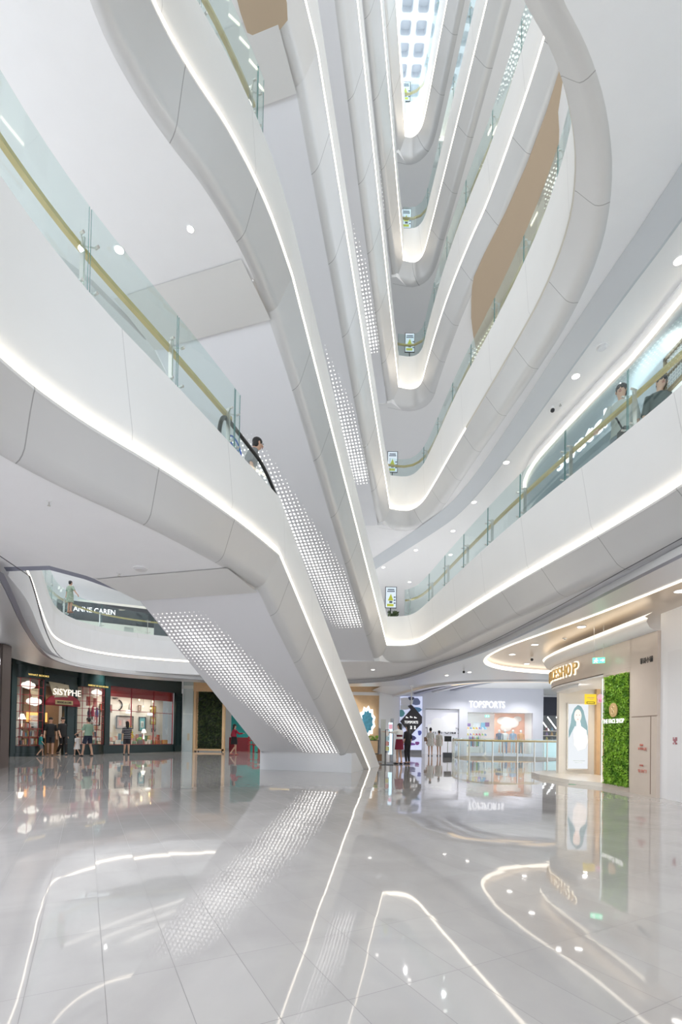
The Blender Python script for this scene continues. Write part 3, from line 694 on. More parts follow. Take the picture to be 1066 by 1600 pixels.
def bay(s0, r, z0, z1, rows, cols):
    c0 = s0; mb = MB(); n = 14
    def arc(z, rr, o=0): return [S(c0+rr*math.cos(a)*1.0, .02+o+rr*.75*math.sin(a), z) for a in [math.pi*i/n for i in range(n+1)]]
    def wallseg(za, zb, rr):
        A = arc(za, rr); B = arc(zb, rr); V = A+B; mb.add(V, [(i, i+1, n+2+i, n+1+i) for i in range(n)]); mb.add(A+[S(c0, 0, za)], [(i, n+1, i+1) for i in range(n)]); mb.add(B+[S(c0, 0, zb)], [(i, i+1, n+1) for i in range(n)])
    wallseg(0, .12, r+.06); wallseg(.12, z0, r+.02); mb.build('bay_plinth', DGREEN, shop, smooth=30); mb = MB(); wallseg(z1, z1+.12, r+.05); wallseg(z1+.12, 4.0, r+.02); wallseg(4.0, 4.12, r+.1)
    mb.build('bay_canopy', DGREEN, shop, smooth=30)
    mb = MB()
    for i in range(cols+1):
        a = math.pi*i/cols; p = S(c0+r*math.cos(a), .02+r*.75*math.sin(a), z0); mb.cyl(p, p+Vector((0, 0, z1-z0)), .014, 6)
    for j in range(rows+1):
        z = z0+(z1-z0)*j/rows; mb.tube(arc(z, r), .012, 6)
    mb.build('bay_glazing_bars', RED, shop)
    mb = MB(); A = arc(z0, r-.02); B = arc(z1, r-.02); mb.add(A+B, [(i, i+1, n+2+i, n+1+i) for i in range(n)]); mb.build('bay_glass', CLEAR, shop)
bay(.70, .62, .46, 3.42, 8, 5); bay(3.72, .68, .5, 3.30, 8, 6)
for s0, w_, t_ in ((.78, .9, 'WHAT BOOKS'), (3.72, 1.1, 'HABITAT OF OLD BOOKS')):
    c = S(s0, .62, 3.55 if s0 < 2 else 3.37); text_obj(t_, 'gold_lettering', c, (SD.x, SD.y, 0), .11, emat('gold_glow', (.9, .65, .2), .8), shop, ext=.008, width=w_)
# contents of bays
def small_books(s0, s1, o, z, n, rng, names='book'):
    s = s0
    for i in range(n):
        wd = rng.uniform(.03, .07)
        yield s, wd, rng.uniform(.16, .28); s += (s1-s0)/n
rg = random.Random(3)
BCOL = [(.75, .70, .6), (.8, .78, .74), (.45, .12, .08), (.12, .25, .35), (.7, .5, .2), (.2, .35, .2), (.85, .85, .85), (.5, .3, .18), (.15, .15, .2), (.75, .35, .25)]
def bookrow(s0, s1, o, z, n, where, grp, hmin=.16, hmax=.3, flat=False):
    proto = {}
    s = s0
    for i in range(n):
        h = rg.uniform(hmin, hmax); ci = rg.randrange(len(BCOL)); wd = (s1-s0)/n*rg.uniform(.55, .9)
        mb = MB(); mb.box((0, 0, h/2), (wd, .12, h)); mb.box((0, .002, h/2), (wd*.86, .122, h*.94))
        b = mb.build('book', cm(BCOL[ci])); b.location = S(s+wd/2, o, z); b.rotation_euler = (rg.uniform(-.12, .12), 0, SRZ)
        tag(b, 'small book displayed '+where, 'book', grp); s += (s1-s0)/n
def shelf(s0, s1, o, z, label):
    mb = MB(); sbox(mb, s0, s1, o-.12, o+.12, z-.03, z); tag(mb.build('display_shelf', WOODD), label, 'shelf')
for (c, nm) in ((.70, 'left-hand'), (3.72, 'right-hand')):
    for j, z in enumerate((.52, .88, 1.25)):
        shelf(c-.4, c+.4, .12, z, 'brown shelf %s in the %s round bay of the bookshop' % (['lowest', 'second', 'third'][j], nm))
        bookrow(c-.38, c+.38, .14, z, 8, 'on the shelves inside the %s round bay window' % nm, 'books in the %s bay window' % nm, .14, .26)
mb = MB()
def cloud(s, o, z, k, label):
    mb = MB()
    for dx, dz, r in ((-.18, 0, .13), (0, .04, .17), (.18, 0, .13), (.05, -.05, .14), (-.08, -.03, .13)): mb.ball(S(s+dx*k, o, z+dz*k), r*k, 10, 8)
    tag(mb.build('cloud_lamp', emat('cloud_glow', (1., .93, .8), .9), smooth=60), label, 'lamp')
cloud(.62, .15, 3.12, .95, 'glowing white cloud lamp at the top of the left round bay'); cloud(.85, .2, 2.42, 1.05, 'larger glowing cloud lamp halfway up the left round bay'); cloud(3.95, .2, 3.08, .9, 'glowing white cloud lamp in the right round bay')
mb = MB(); mb.loft([(S(.36, .2, 1.62), .15, .15), (S(.36, .2, 1.85), .06, .06)], 14); mb.cyl(S(.36, .2, 1.3), S(.36, .2, 1.65), .012, 6); tag(mb.build('table_lamp', emat('lampshade_glow', (1, .9, .75), 1.6)), 'white shaded lamp low in the left round bay', 'lamp')
mb = MB()
for i in range(7): mb.box(S(.84+.02*math.sin(i*2), .25, 1.35+i*.07), (.24, .2, .055), rz=SRZ+.2*math.sin(i*3))
tag(mb.build('paper_stack', PAPER), 'stack of pale papers in the left round bay', 'papers')
mb = MB(); mb.add([S(.55, .3, 2.95), S(1.0, .3, 3.0), S(.95, .3, 2.6), S(.72, .3, 2.58)], [(0, 1, 2, 3)]); mb.add([S(.55, .33, 2.95), S(1.0, .33, 3.0), S(.95, .33, 2.6), S(.72, .33, 2.58)], [(3, 2, 1, 0)]); tag(mb.build('old_map', pm('old_map_paper', (.7, .55, .35), .6, noise=.3, nscale=9)), 'crumpled brown paper ornament in the left round bay', 'ornament')
for i, (s, z, c) in enumerate(((3.45, 2.6, (.5, .08, .06)), (3.62, 2.62, (.75, .55, .4)), (3.8, 2.55, (.5, .1, .08)))):
    mb = MB(); sbox(mb, s, s+.14, .1, .2, z-.2, z+.25); tag(mb.build('hanging_box', cm(c)), 'upright %s box hanging in the right round bay' % ['dark red', 'tan', 'deep red'][i], 'box')
for i, (s, z) in enumerate(((3.55, 2.05), (3.75, 2.1), (3.98, 2.08))):
    mb = MB(); mb.loft([(S(s, .2, z-.22), .07, .05), (S(s, .2, z), .09, .06), (S(s, .2, z+.14), .05, .04)], 10); mb.ball(S(s, .2, z+.2), .055, 10, 8); tag(mb.build('doll', cm(((.1, .1, .15), (.5, .05, .1), (.08, .12, .3))[i]), smooth=50), '%s hanging doll in the right round bay' % ['black', 'red', 'blue'][i], 'doll')
mb = MB()
for i in range(26):
    a = i*.3; mb.ball(S(3.6+.012*i+.02*math.cos(a*3), .25, 1.62+.07*math.sin(a)), .03, 6, 4)
tag(mb.build('paper_swirl', PAPER), 'white paper swirl ornament in the right round bay', 'ornament')
mb = MB(); mb.tube([S(3.55+.25*math.cos(a), .2, 1.48+.12*math.sin(a)) for a in [i*.5 for i in range(14)]], .02, 6); tag(mb.build('white_ribbon', PAPER), 'white looped ribbon near the middle of the right round bay', 'ornament')
# entrance sign: open book and name
sg = thing('shop_sign', 'bookshop sign with a giant open book above an arched board', 'sign', S(2.0, .2, 2.5))
mb = MB(); mb.add([S(1.48, .25, 3.38), S(1.98, .30, 3.34), S(2.10, .34, 2.72), S(1.70, .30, 2.66)], [(0, 1, 2, 3)]); mb.add([S(1.98, .30, 3.34), S(2.42, .25, 3.30), S(2.52, .28, 2.72), S(2.10, .34, 2.72)], [(0, 1, 2, 3)])
mb.add([S(1.48, .20, 3.38), S(1.98, .25, 3.34), S(2.10, .29, 2.72), S(1.70, .25, 2.66)], [(0, 3, 2, 1)]); mb.add([S(1.98, .25, 3.34), S(2.42, .20, 3.30), S(2.52, .23, 2.72), S(2.10, .29, 2.72)], [(0, 3, 2, 1)])
mb.build('open_book', pm('sign_page', (.50, .45, .33), .5), sg)
mb = MB()
for a, b in ((1.68, 3.1), (1.72, 3.0), (2.12, 3.08), (2.15, 2.98), (2.1, 2.9)): mb.tube([S(a, .33, b), S(a+.1, .335, b+.06), S(a+.2, .34, b-.02)], .008, 4)
mb.build('page_drawing', BLACK, sg)
mb = MB(); n = 12; V = []
for i in range(n+1):
    a = math.pi*i/n; V += [S(2.18-.82*math.cos(a), .3, 2.42+.42*math.sin(a)), S(2.18-.82*math.cos(a), .3, 2.30)]
mb.add(V, [(2*i, 2*i+2, 2*i+3, 2*i+1) for i in range(n)]); V2 = [v-Vector((SN.x*.1, SN.y*.1, 0)) for v in V]; mb.add(V2, [(2*i, 2*i+1, 2*i+3, 2*i+2) for i in range(n)]); mb.add([V[0], V[1], V[-1], V[-2]], [(0, 1, 2, 3)]); mb.build('arched_board', RED, sg)
mb = MB(); sbox(mb, 1.75, 2.6, .30, .33, 2.36, 2.56); mb.build('name_plate', pm('old_gold_plate', (.45, .36, .18), .4, .3), sg)
text_obj('BOOKS & CAFE', 'plate_lettering', S(2.18, .34, 2.46), (SD.x, SD.y, 0), .13, BLACK, sg, ext=.006, width=.7)
text_obj('SISYPHE', 'name_letters', S(2.28, .38, 2.92), (SD.x, SD.y, 0), .42, SIGNW2, sg, ext=.015, bold=.0, width=1.35)
# display window contents
def picture(s, z, w, h, col, frame, label, fig=None, o=-1.38):
    t = thing('picture_frame', label, 'picture', S(s, o, z))
    mb = MB(); sbox(mb, s-w/2, s+w/2, o, o+.02, z-h/2, z+h/2); pc = mb.build('picture', cm(col), t)
    mb = MB(); f = .045
    for q in ((s-w/2, s-w/2+f, z-h/2, z+h/2), (s+w/2-f, s+w/2, z-h/2, z+h/2), (s-w/2, s+w/2, z-h/2, z-h/2+f), (s-w/2, s+w/2, z+h/2-f, z+h/2)): sbox(mb, q[0], q[1], o, o+.05, q[2], q[3])
    mb.build('frame', frame, t)
    for (a, b, c, d, cc) in fig or (): mb = MB(); sbox(mb, s+a*w, s+b*w, o+.02, o+.03, z+c*h, z+d*h); mb.build('motif', cm(cc), pc)
picture(5.7, 2.42, .75, .45, (.55, .06, .04), WOODD, 'red framed picture of a car at the upper left of the display window', [(-.1, .35, -.3, .05, (.15, .2, .3)), (-.4, .4, -.38, -.28, (.05, .05, .05))])
picture(6.95, 1.68, 1.15, .75, (.45, .33, .28), BLACK, 'wide dark framed group picture in the middle of the display window', [(-.35, -.2, -.25, .15, (.65, .3, .25)), (-.1, .05, -.3, .2, (.6, .5, .45)), (.15, .32, -.2, .22, (.7, .28, .2))])
picture(8.18, 1.62, .5, .85, (.10, .38, .42), BLACK, 'teal poster in a black frame in the display window', [(-.2, .2, -.25, .2, (.75, .8, .75)), (-.1, .1, -.2, .1, (.2, .3, .3))])
picture(8.98, 1.85, .42, .5, (.60, .55, .12), WOODD, 'yellow framed picture, lower of two at the right end of the display window', [(-.3, .3, -.1, .2, (.75, .7, .5))])
picture(8.98, 2.5, .42, .5, (.60, .50, .08), WOODD, 'yellow framed picture, upper of two at the right end of the display window', [(-.3, .3, -.2, .1, (.4, .35, .1))])
picture(5.1, 1.9, .5, .9, (.62, .60, .58), BLACK, 'tall grey framed print at the far left of the display window', [(-.2, .2, -.3, .3, (.5, .2, .2))])
picture(7.95, 2.55, .22, .35, (.7, .5, .3), WOODD, 'tiny framed print under the hanging bulbs', [(-.2, .2, -.3, .2, (.4, .3, .25))])
picture(7.35, 2.62, .2, .3, (.75, .45, .4), PAPER, 'tiny pink print left of the hanging bulbs')
mb = MB(); mb.tube([S(6.45+.3*math.cos(a), -1.36, 2.65+.28*math.sin(a)) for a in [R(-75+i*15) for i in range(11)]], .035, 6); tag(mb.build('crescent_ornament', BLACK), 'black crescent moon ornament on the back wall of the display window', 'ornament')
text_obj('HAPPY', 'wall_lettering', S(6.3, -1.37, 3.0), (SD.x, SD.y, 0), .12, DGREY, None, ext=.01); tag(bpy.data.objects['wall_lettering'], 'small grey lettering above the crescent ornament', 'lettering')
text_obj('EV', 'black_lettering', S(9.0, -1.3, 1.25), (SD.x, SD.y, 0), .34, BLACK, None, ext=.02); tag(bpy.data.objects['black_lettering'], 'large black letters at the right end of the display window', 'lettering')
for i, (s, z) in enumerate(((7.35, 2.98), (7.65, 2.62), (8.2, 2.55), (8.35, 2.95))):
    t = thing('pendant_bulb', ['first of four hanging bulbs from the left, high', 'second hanging bulb from the left, low', 'third hanging bulb from the left, lowest', 'rightmost of the four hanging bulbs, high'][i]+', in the display window', 'lamp', S(s, -.7, z), group=None)
    mb = MB(); mb.ball(S(s, -.7, z), (.04, .04, .055), 10, 8); mb.build('bulb', BULB, t, smooth=60)
    mb = MB(); mb.cyl(S(s, -.7, z+.05), S(s, -.7, 3.5), .006, 5); mb.build('cord', BLACK, t)
mb = MB()
for i in range(40):
    a = rg.uniform(0, 6.28); q = rg.uniform(0, .26); mb.ball(S(6.45+q*math.cos(a), -.35+.1*math.sin(a*3), 1.15+rg.uniform(-.3, .32)), .055, 6, 4)
mb.cyl(S(6.45, -.35, .5), S(6.45, -.35, .9), .05, 8)
tag(mb.build('flower_bouquet', pm('yellow_petals', (.75, .60, .02), .6)), 'bouquet of yellow flowers behind the glass of the display window', 'flowers')
bookrow(4.85, 9.15, -.95, .62, 22, 'in the rear row along the ledge of the display window', 'books along the display window ledge, rear row', .2, .42)
bookrow(4.9, 9.1, -.5, .44, 20, 'in the front row along the ledge of the display window', 'books along the display window ledge, front row', .14, .28)
shelf(4.8, 9.2, -.95, .62, 'low rear step of the display window ledge')
for i, (s, z, c) in enumerate(((5.55, .62, (.85, .82, .78)), (6.2, .62, (.5, .2, .1)), (7.0, .62, (.2, .15, .12)), (8.3, .62, (.5, .16, .08)), (8.85, .62, (.55, .3, .1)))):
    mb = MB(); sbox(mb, s, s+.26, -.4, -.25, .44, .44+.26); sbox(mb, s+.03, s+.23, -.25, -.24, .48, .66); tag(mb.build('gift_box', cm(c)), ['white gift box', 'reddish gift box', 'dark gift box', 'rust coloured gift box', 'orange-brown gift box'][i]+' standing at the front of the display window ledge', 'box')
mb = MB(); mb.loft([(S(7.55, -.5, .75), .05, .05), (S(7.55, -.5, 1.0), .012, .012), (S(7.55, -.5, 1.12), .012, .012)], 10); mb.loft([(S(7.55, -.5, 1.1), .14, .14), (S(7.55, -.5, 1.32), .07, .07)], 12); tag(mb.build('table_lamp', emat('shade_glow2', (1, .93, .8), 1.4)), 'white shaded lamp on the display window ledge', 'lamp')
mb = MB()
for i in range(20): mb.ball(S(7.15+rg.uniform(-.15, .15), -.4, .72+rg.uniform(-.08, .1)), .06, 6, 4)
tag(mb.build('potted_plant', LEAF1), 'small green plant on the display window ledge', 'plant')
for i, (s, z) in enumerate(((6.95, 2.3), (8.5, 2.25))):
    mb = MB(); sbox(mb, s, s+.2, -1.3, -1.1, z-.1, z+.08); tag(mb.build('wall_lamp', emat('box_glow%d' % i, (1, .95, .85), 1.3)), '%s small glowing white box on the back wall of the display window' % ['left', 'right'][i], 'lamp')
# neighbouring wall with the white sign
nb = thing('corner_shop', 'dark wooden shop front at the left edge with a white illuminated sign', 'shop front', (-10.2, 14, 0))
mb = MB(); mb.box((-10.42, 8.6, 1.35), (.34, 11.6, 2.7)); mb.build('wood_panelling', pm('grey_brown_wood', (.24, .19, .15), .4, noise=.2, nscale=3), nb)
mb = MB(); mb.box((-10.36, 14.55, 1.85), (.42, .48, 3.7)); mb.box((-10.22, 14.55, 1.85), (.2, .36, 3.7)); mb.build('pillar', pm('dark_bronze', (.16, .13, .12), .3, .4), nb)
mb = MB(); mb.box((-10.34, 8.6, 3.2), (.3, 11.4, 1.0)); mb.build('fascia', DGREY, nb)
mb = MB(); mb.box((-10.19, 13.6, 1.3), (.05, .12, 2.6)); mb.box((-10.19, 13.1, 2.6), (.05, 1.1, .1)); mb.build('door_frame', pm('tan_wood_frame', (.35, .27, .2), .4), nb)
text_obj('home', 'sign_letters', (-10.12, 13.35, 3.22), (0, 1, 0), .62, SIGNW, nb, ext=.03, bold=.01, width=1.75)
# blue-white glass column and timber frame with green wall
col = thing('column', 'pale glass-clad column between the bookshop and the timber frame', 'column', (-9.35, 29.6, 0))
mb = MB(); mb.box((-9.42, 29.9, 2.25), (.60, .5, 4.5)); mb.build('shaft', pm('pale_blue_glass_cladding', (.52, .62, .64), .15, noise=.05), col)
mb = MB(); mb.box((-9.42, 29.64, 2.3), (.61, .02, .03)); mb.box((-9.42, 29.64, 3.95), (.61, .02, .2)); mb.build('cladding_joint', pm('pale_joint', (.75, .8, .8), .3), col)
mb = MB(); mb.box((-9.35, 29.635, .9), (.14, .01, .42)); mb.build('notice', pm('beige_notice', (.6, .55, .42), .5), col)
gf = thing('green_wall_screen', 'timber frame holding a dark living plant wall left of the escalator', 'plant wall', (-8.1, 29.7, 0))
mb = MB(); mb.box((-9.03, 29.9, 2.2), (.16, .3, 4.4)); mb.box((-8.03, 29.85, 4.1), (2.2, .3, .8)); mb.box((-7.25, 29.85, 1.9), (.14, .3, 3.8)); mb.box((-8.1, 29.85, .12), (1.9, .3, .12)); mb.box((-8.85, 29.95, 2.1), (.3, .12, 3.8)); mb.build('timber_frame', WOOD, gf)
mb = MB(); mb.box((-8.07, 29.9, 1.92), (1.52, .1, 3.6)); mb.build('backing', BLACK, gf)
mb = MB()
for x in (-8.95, -8.75, -7.3): mb.cyl((x, 29.72, 0), (x, 29.72, .06), .035, 8)
mb.build('caster', BLACK, gf)
def leaves(name, mat, x0, x1, z0, z1, fn, n, size, parent, seed=1, depth=.1):
    rr = random.Random(seed); mb = MB()
    for _ in range(n):
        c = fn(rr.uniform(x0, x1), rr.uniform(0, depth), rr.uniform(z0, z1)); s = size*rr.uniform(.6, 1.3)
        d = Vector((rr.gauss(0, 1), rr.gauss(0, 1), rr.gauss(0, 1))).normalized(); e = d.orthogonal().normalized(); f = d.cross(e)
        mb.add([c-e*s, c+f*s*.45, c+e*s, c-f*s*.45], [(0, 1, 2, 3)])
    o = mb.build(name, mat, parent); return o
leaves('foliage', LEAF2, -8.83, -7.32, .2, 3.72, lambda a, b, c: Vector((a, 29.82-b, c)), 6000, .05, gf, 5)['kind'] = 'stuff'
# café behind the frame
cf = thing('cafe', 'cafe corner with a teal wall behind the dark plant wall', 'cafe', (-6, 32, 0))
mb = MB(); mb.box((-6.2, 32.6, 1.75), (2.4, .1, 3.5)); mb.build('teal_wall', TEAL, cf)
mb = MB(); mb.box((-4.2, 32.6, 1.75), (1.6, .1, 3.5)); mb.build('lit_wall', pm('cream_wall', (.8, .68, .45), .6, emit=(1, .8, .45), es=.5), cf)
mb = MB(); mb.box((-6.6, 31.6, .45), (1.3, .5, .9)); mb.build('counter', pm('red_counter', (.25, .02, .03), .4), cf)
leaves('hanging_greenery', LEAF2, -7.2, -5.4, 2.75, 3.5, lambda a, b, c: Vector((a, 32.3-b, c-.25*abs(math.sin(a*7)))), 700, .06, cf, 8, .3)
def chair(x, y, rz, mat, label):
    t = thing('cafe_chair', label, 'chair', (x, y, 0), rz)
    mb = MB(); mb.box((0, 0, .47), (.42, .42, .05)); mb.build('seat', mat, t, local=True)
    mb = MB(); mb.box((0, .2, .92), (.42, .03, .09)); mb.box((0, .2, .72), (.42, .03, .07)); mb.box((-.19, .2, .7), (.035, .035, .55)); mb.box((.19, .2, .7), (.035, .035, .55)); mb.build('backrest', mat, t, local=True)
    for a, b in ((-.18, -.18), (.18, -.18), (-.18, .18), (.18, .18)):
        mb = MB(); mb.box((a, b, .225), (.04, .04, .45)); mb.build('leg', mat, t, local=True)
CR = pm('chair_red', (.35, .02, .03), .4); CG = pm('chair_green', (.02, .12, .08), .4)
for x, y, rz, m, l in ((-5.15, 29.5, .3, CR, 'red cafe chair nearest the escalator'), (-5.0, 30.6, 3.0, CR, 'red cafe chair behind the nearest one'), (-4.55, 29.9, 1.6, CG, 'dark green cafe chair right of the red chairs'), (-5.7, 30.8, .2, CR, 'red cafe chair in front of the teal wall')): chair(x, y, rz, m, l)
tb = thing('cafe_table', 'small pale cafe table among the red chairs', 'table', (-5.05, 30.05, 0))
mb = MB(); mb.cyl((-5.05, 30.05, .72), (-5.05, 30.05, .75), .36, 16); mb.build('table_top', PAPER, tb); mb = MB(); mb.cyl((-5.05, 30.05, 0), (-5.05, 30.05, .72), .035, 8); mb.cyl((-5.05, 30.05, 0), (-5.05, 30.05, .02), .22, 12); mb.build('pedestal', BLACK, tb)
mb = MB(); mb.cyl((-4.6, 32.2, 1.3), (-4.6, 32.2, 1.55), .12, 12, .05); mb.cyl((-4.6, 32.2, .8), (-4.6, 32.2, 1.3), .015, 6); mb.box((-4.6, 32.2, .4), (.5, .4, .8)); tag(mb.build('counter_lamp', emat('lamp_yellow', (1, .75, .4), 2.)), 'glowing lamp on a stand at the back of the cafe', 'lamp')
# closing walls left
mb = MB(); mb.box((-17.4, 18, 2.2), (.2, 12, 4.5)); tag(mb.build('wall_left', DGREY), 'dark wall closing the hall on the far left', 'wall', kind='structure')
# ================================================================== GROUND FLOOR, REAR RIGHT
ws = thing('wood_wall', 'light timber wall with white bands behind the foot of the escalator', 'wall', (1.2, 32.7, 0))
mb = MB(); mb.box((.7, 32.8, 2.25), (3.7, .1, 4.5)); mb.build('timber_cladding', WOOD, ws)
mb = MB(); mb.box((.7, 32.72, 4.0), (3.7, .06, .22)); mb.build('white_band', WHITE2, ws)
mb = MB(); V = [(2.55, 32.68, .0), (3.9, 32.68, 0), (3.9, 32.68, 4.5), (2.55, 32.68, 4.5), (2.55, 32.68, 1.6), (3.05, 32.68, 1.0)]
mb.add([(2.55, 32.6, 1.75), (3.1, 32.6, 1.2), (3.1, 32.6, 0), (3.9, 32.6, 0), (3.9, 32.6, 4.5), (2.55, 32.6, 4.5)], [(0, 1, 2, 3, 4, 5)]); mb.box((3.5, 32.75, 2.25), (.8, .24, 4.5)); mb.build('white_wall_panel', pm('white_gloss_panel', (.86, .87, .89), .15), ws)
sp = thing('splash_sign', 'blue and white splash-shaped sign on the timber wall', 'sign', (1.9, 32.5, 2.0))
def flatpoly(mb, pts, y, th): 
    n = len(pts); mb.add([(p[0], y, p[1]) for p in pts]+[(p[0], y+th, p[1]) for p in pts], [tuple(range(n)), tuple(range(2*n-1, n-1, -1))]+[(i, n+i, n+(i+1) % n, (i+1) % n) for i in range(n)])
pts = []
for i in range(22):
    a = 2*math.pi*i/22; r = 1+(.16 if i % 2 else -.05); pts.append((1.75+.5*r*math.cos(a), 2.1+.95*r*math.sin(a)))
mb = MB(); flatpoly(mb, pts, 32.5, .08); mb.build('splash_outline', pm('sign_white', (.9, .95, 1), .4, emit=(.9, .97, 1), es=.8), sp)
mb = MB(); flatpoly(mb, [(1.75+(x-1.75)*.72, 2.1+(z-2.1)*.72) for x, z in pts], 32.46, .03); mb.build('splash_face', pm('sign_blue', (.12, .45, .62), .4, noise=.5, nscale=6), sp)
# TOPSPORTS front
tf = thing('sports_shop_front', 'white sports shop front with glowing lettering, window display and entrance', 'shop front', (8, 32.5, 0))
TW = pm('bright_white_lacquer', (.74, .75, .83), .25)
mb = MB()
for x0, x1, z0, z1 in ((5.45, 5.68, 0, 4.5), (5.68, 7.95, 3.05, 4.5), (7.95, 8.5, 0, 4.5), (8.5, 12.9, 2.86, 4.5), (12.9, 13.6, 0, 4.5), (3.85, 5.45, 3.85, 4.5), (8.5, 12.9, 0, .12)): mb.box(((x0+x1)/2, 32.6, (z0+z1)/2), (x1-x0, .2, z1-z0))
mb.build('facade', TW, tf)
text_obj('TOPSPORTS', 'glowing_letters', (9.8, 32.46, 3.36), (1, 0, 0), .66, emat('shop_letter_light', (.97, .98, 1.), 1.05), tf, ext=.02, bold=.0, width=2.4)
# poster column
ps = thing('poster_column', 'tall sports poster column with a black diamond and white lettering', 'poster', (4.68, 32.4, 0))
mb = MB(); mb.box((4.68, 32.47, 2.05), (1.5, .08, 3.6)); mb.build('poster', pm('poster_lilac', (.62, .66, .88), .4, emit=(.7, .75, 1), es=.35, noise=.1, nscale=2), ps)
rr = random.Random(11)
shp = [((.45, 3.3), (.5, .32), (.85, .85, .9)), ((.1, 2.5), (.2, .3), (.15, .45, .5)), ((1.1, 3.3), (.25, .3), (.25, .3, .5)), ((1.1, 2.75), (.32, .22), (.15, .35, .6)), ((.3, 2.9), (.35, .2), (.8, .82, .85)), ((1.3, 2.2), (.14, .3), (.12, .12, .35)), ((1.35, 1.2), (.12, .2), (.12, .15, .55)), ((.8, .85), (.28, .22), (.10, .10, .30)), ((.35, .9), (.2, .25), (.6, .6, .8)), ((.65, .45), (.4, .12), (.3, .12, .5)), ((1.2, .5), (.14, .14), (.35, .1, .4)), ((.12, .55), (.1, .16), (.3, .2, .5)), ((.75, 3.5), (.2, .15), (.1, .12, .2)), ((.2, 1.7), (.12, .3), (.7, .75, .9))]
for i, ((x, z), (a, b), c) in enumerate(shp):
    mb = MB(); n = 10; ph = rr.uniform(0, 3); q = [(3.93+x+a*(1+.25*math.sin(3*t+ph))*math.cos(t), z+.2+b*math.sin(t)*(1+.2*math.cos(2*t))) for t in [2*math.pi*k/n for k in range(n)]]
    flatpoly(mb, [(min(5.43, max(3.93, u)), min(3.84, v)) for u, v in q], 32.42-i*.0012, .01); mb.build('printed_shape', cm(c), ps)
mb = MB(); flatpoly(mb, [(3.95, 2.15), (4.65, 2.95), (4.45, 3.2), (4.7, 3.3), (5.42, 2.5), (5.42, 2.05), (4.7, 1.25)], 32.36, .03); mb.build('black_diamond', pm('poster_charcoal', (.045, .04, .05), .4), ps)
text_obj('TOPSPORTS', 'poster_lettering', (4.7, 32.35, 2.1), (1, 0, 0), .24, pm('letter_white', (.9, .9, .92), .4, emit=(1, 1, 1), es=.4), ps, ext=.006, bold=.008, width=.92)
LW = bpy.data.materials['letter_white']
for i, (x, z) in enumerate(((4.42, 2.42), (4.7, 2.45), (4.98, 2.42), (4.45, 1.75), (4.7, 1.75), (4.95, 1.75))):
    mb = MB()
    if i < 3: flatpoly(mb, [(x-.09, z-.04), (x+.09, z-.04), (x+.09, z+.0), (x+.0, z+.03), (x-.05, z+.08), (x-.09, z+.06)], 32.35, .006)
    else: flatpoly(mb, [(x-.07, z-.11), (x+.07, z-.11), (x+.04, z+.02), (x+.06, z+.11), (x-.06, z+.11), (x-.04, z+.02)], 32.35, .006)
    mb.build('product_icon', LW, ps)
mb = MB(); mb.box((4.68, 32.55, 4.18), (1.5, .05, .5)); mb.build('upper_poster', pm('upper_poster_blue', (.35, .5, .75), .4, noise=.6, nscale=5), ps)
# glazed hoarding left of the window
hp = thing('printed_glass_screen', 'white printed glass screen with large outlined lettering', 'window', (6.8, 32.6, 0))
mb = MB(); mb.box((6.82, 32.8, 1.5), (2.26, .06, 3.0)); mb.build('screen_print', pm('pale_screen', (.80, .80, .86), .4, emit=(.9, .92, 1.), es=.12, noise=.06, nscale=2), hp)
text_obj('TOPSPORTS', 'outlined_letters', (6.9, 32.70, 1.55), (1, 0, 0), .62, pm('thin_grey_ink', (.10, .09, .11), .5), hp, ext=.004, bold=-.004, width=2.35)
text_obj('TS', 'bold_letters', (7.6, 32.715, 1.5), (1, 0, 0), .34, BLACK, hp, ext=.004, bold=.01)
mb = MB(); mb.ball((6.5, 32.62, 2.1), (.42, .01, .34), 12, 8); mb.ball((7.1, 32.62, 2.2), (.45, .01, .38), 12, 8); mb.box((6.8, 32.62, 1.75), (1.9, .02, .5)); mb.build('white_cloud_print', pm('cloud_white', (.92, .92, .95), .4, emit=(1, 1, 1), es=.1), hp)
# shop interior
mb = MB(); mb.box((10.7, 35.2, 1.6), (5.6, .1, 3.2)); mb.build('rear_wall', pm('bright_shop_wall', (.88, .88, .88), .5, emit=(1, .98, .96), es=.15), tf)
mb = MB(); mb.box((11.85, 34.0, 1.5), (2.1, .06, 2.75)); mb.build('orange_backdrop', pm('orange_backdrop_print', (.80, .40, .27), .5, emit=(1, .5, .35), es=.1, noise=.35, nscale=2.6), tf)
mb = MB(); mb.ball((11.5, 33.95, 2.35), (.55, .012, .3), 14, 8); mb.ball((12.0, 33.95, 2.2), (.5, .014, .34), 14, 8); mb.ball((11.6, 33.95, 1.9), (.4, .013, .3), 14, 8); mb.ball((12.4, 33.95, 2.5), (.3, .012, .2), 14, 8); mb.build('backdrop_burst_print', pm('backdrop_pale', (.92, .80, .74), .5), tf)
SC_ = [(.35, .2, .55), (.12, .12, .14), (.9, .9, .9), (.2, .5, .75), (.75, .6, .05), (.35, .55, .1), (.5, .05, .12), (.85, .45, .1), (.15, .3, .5), (.6, .6, .62)]
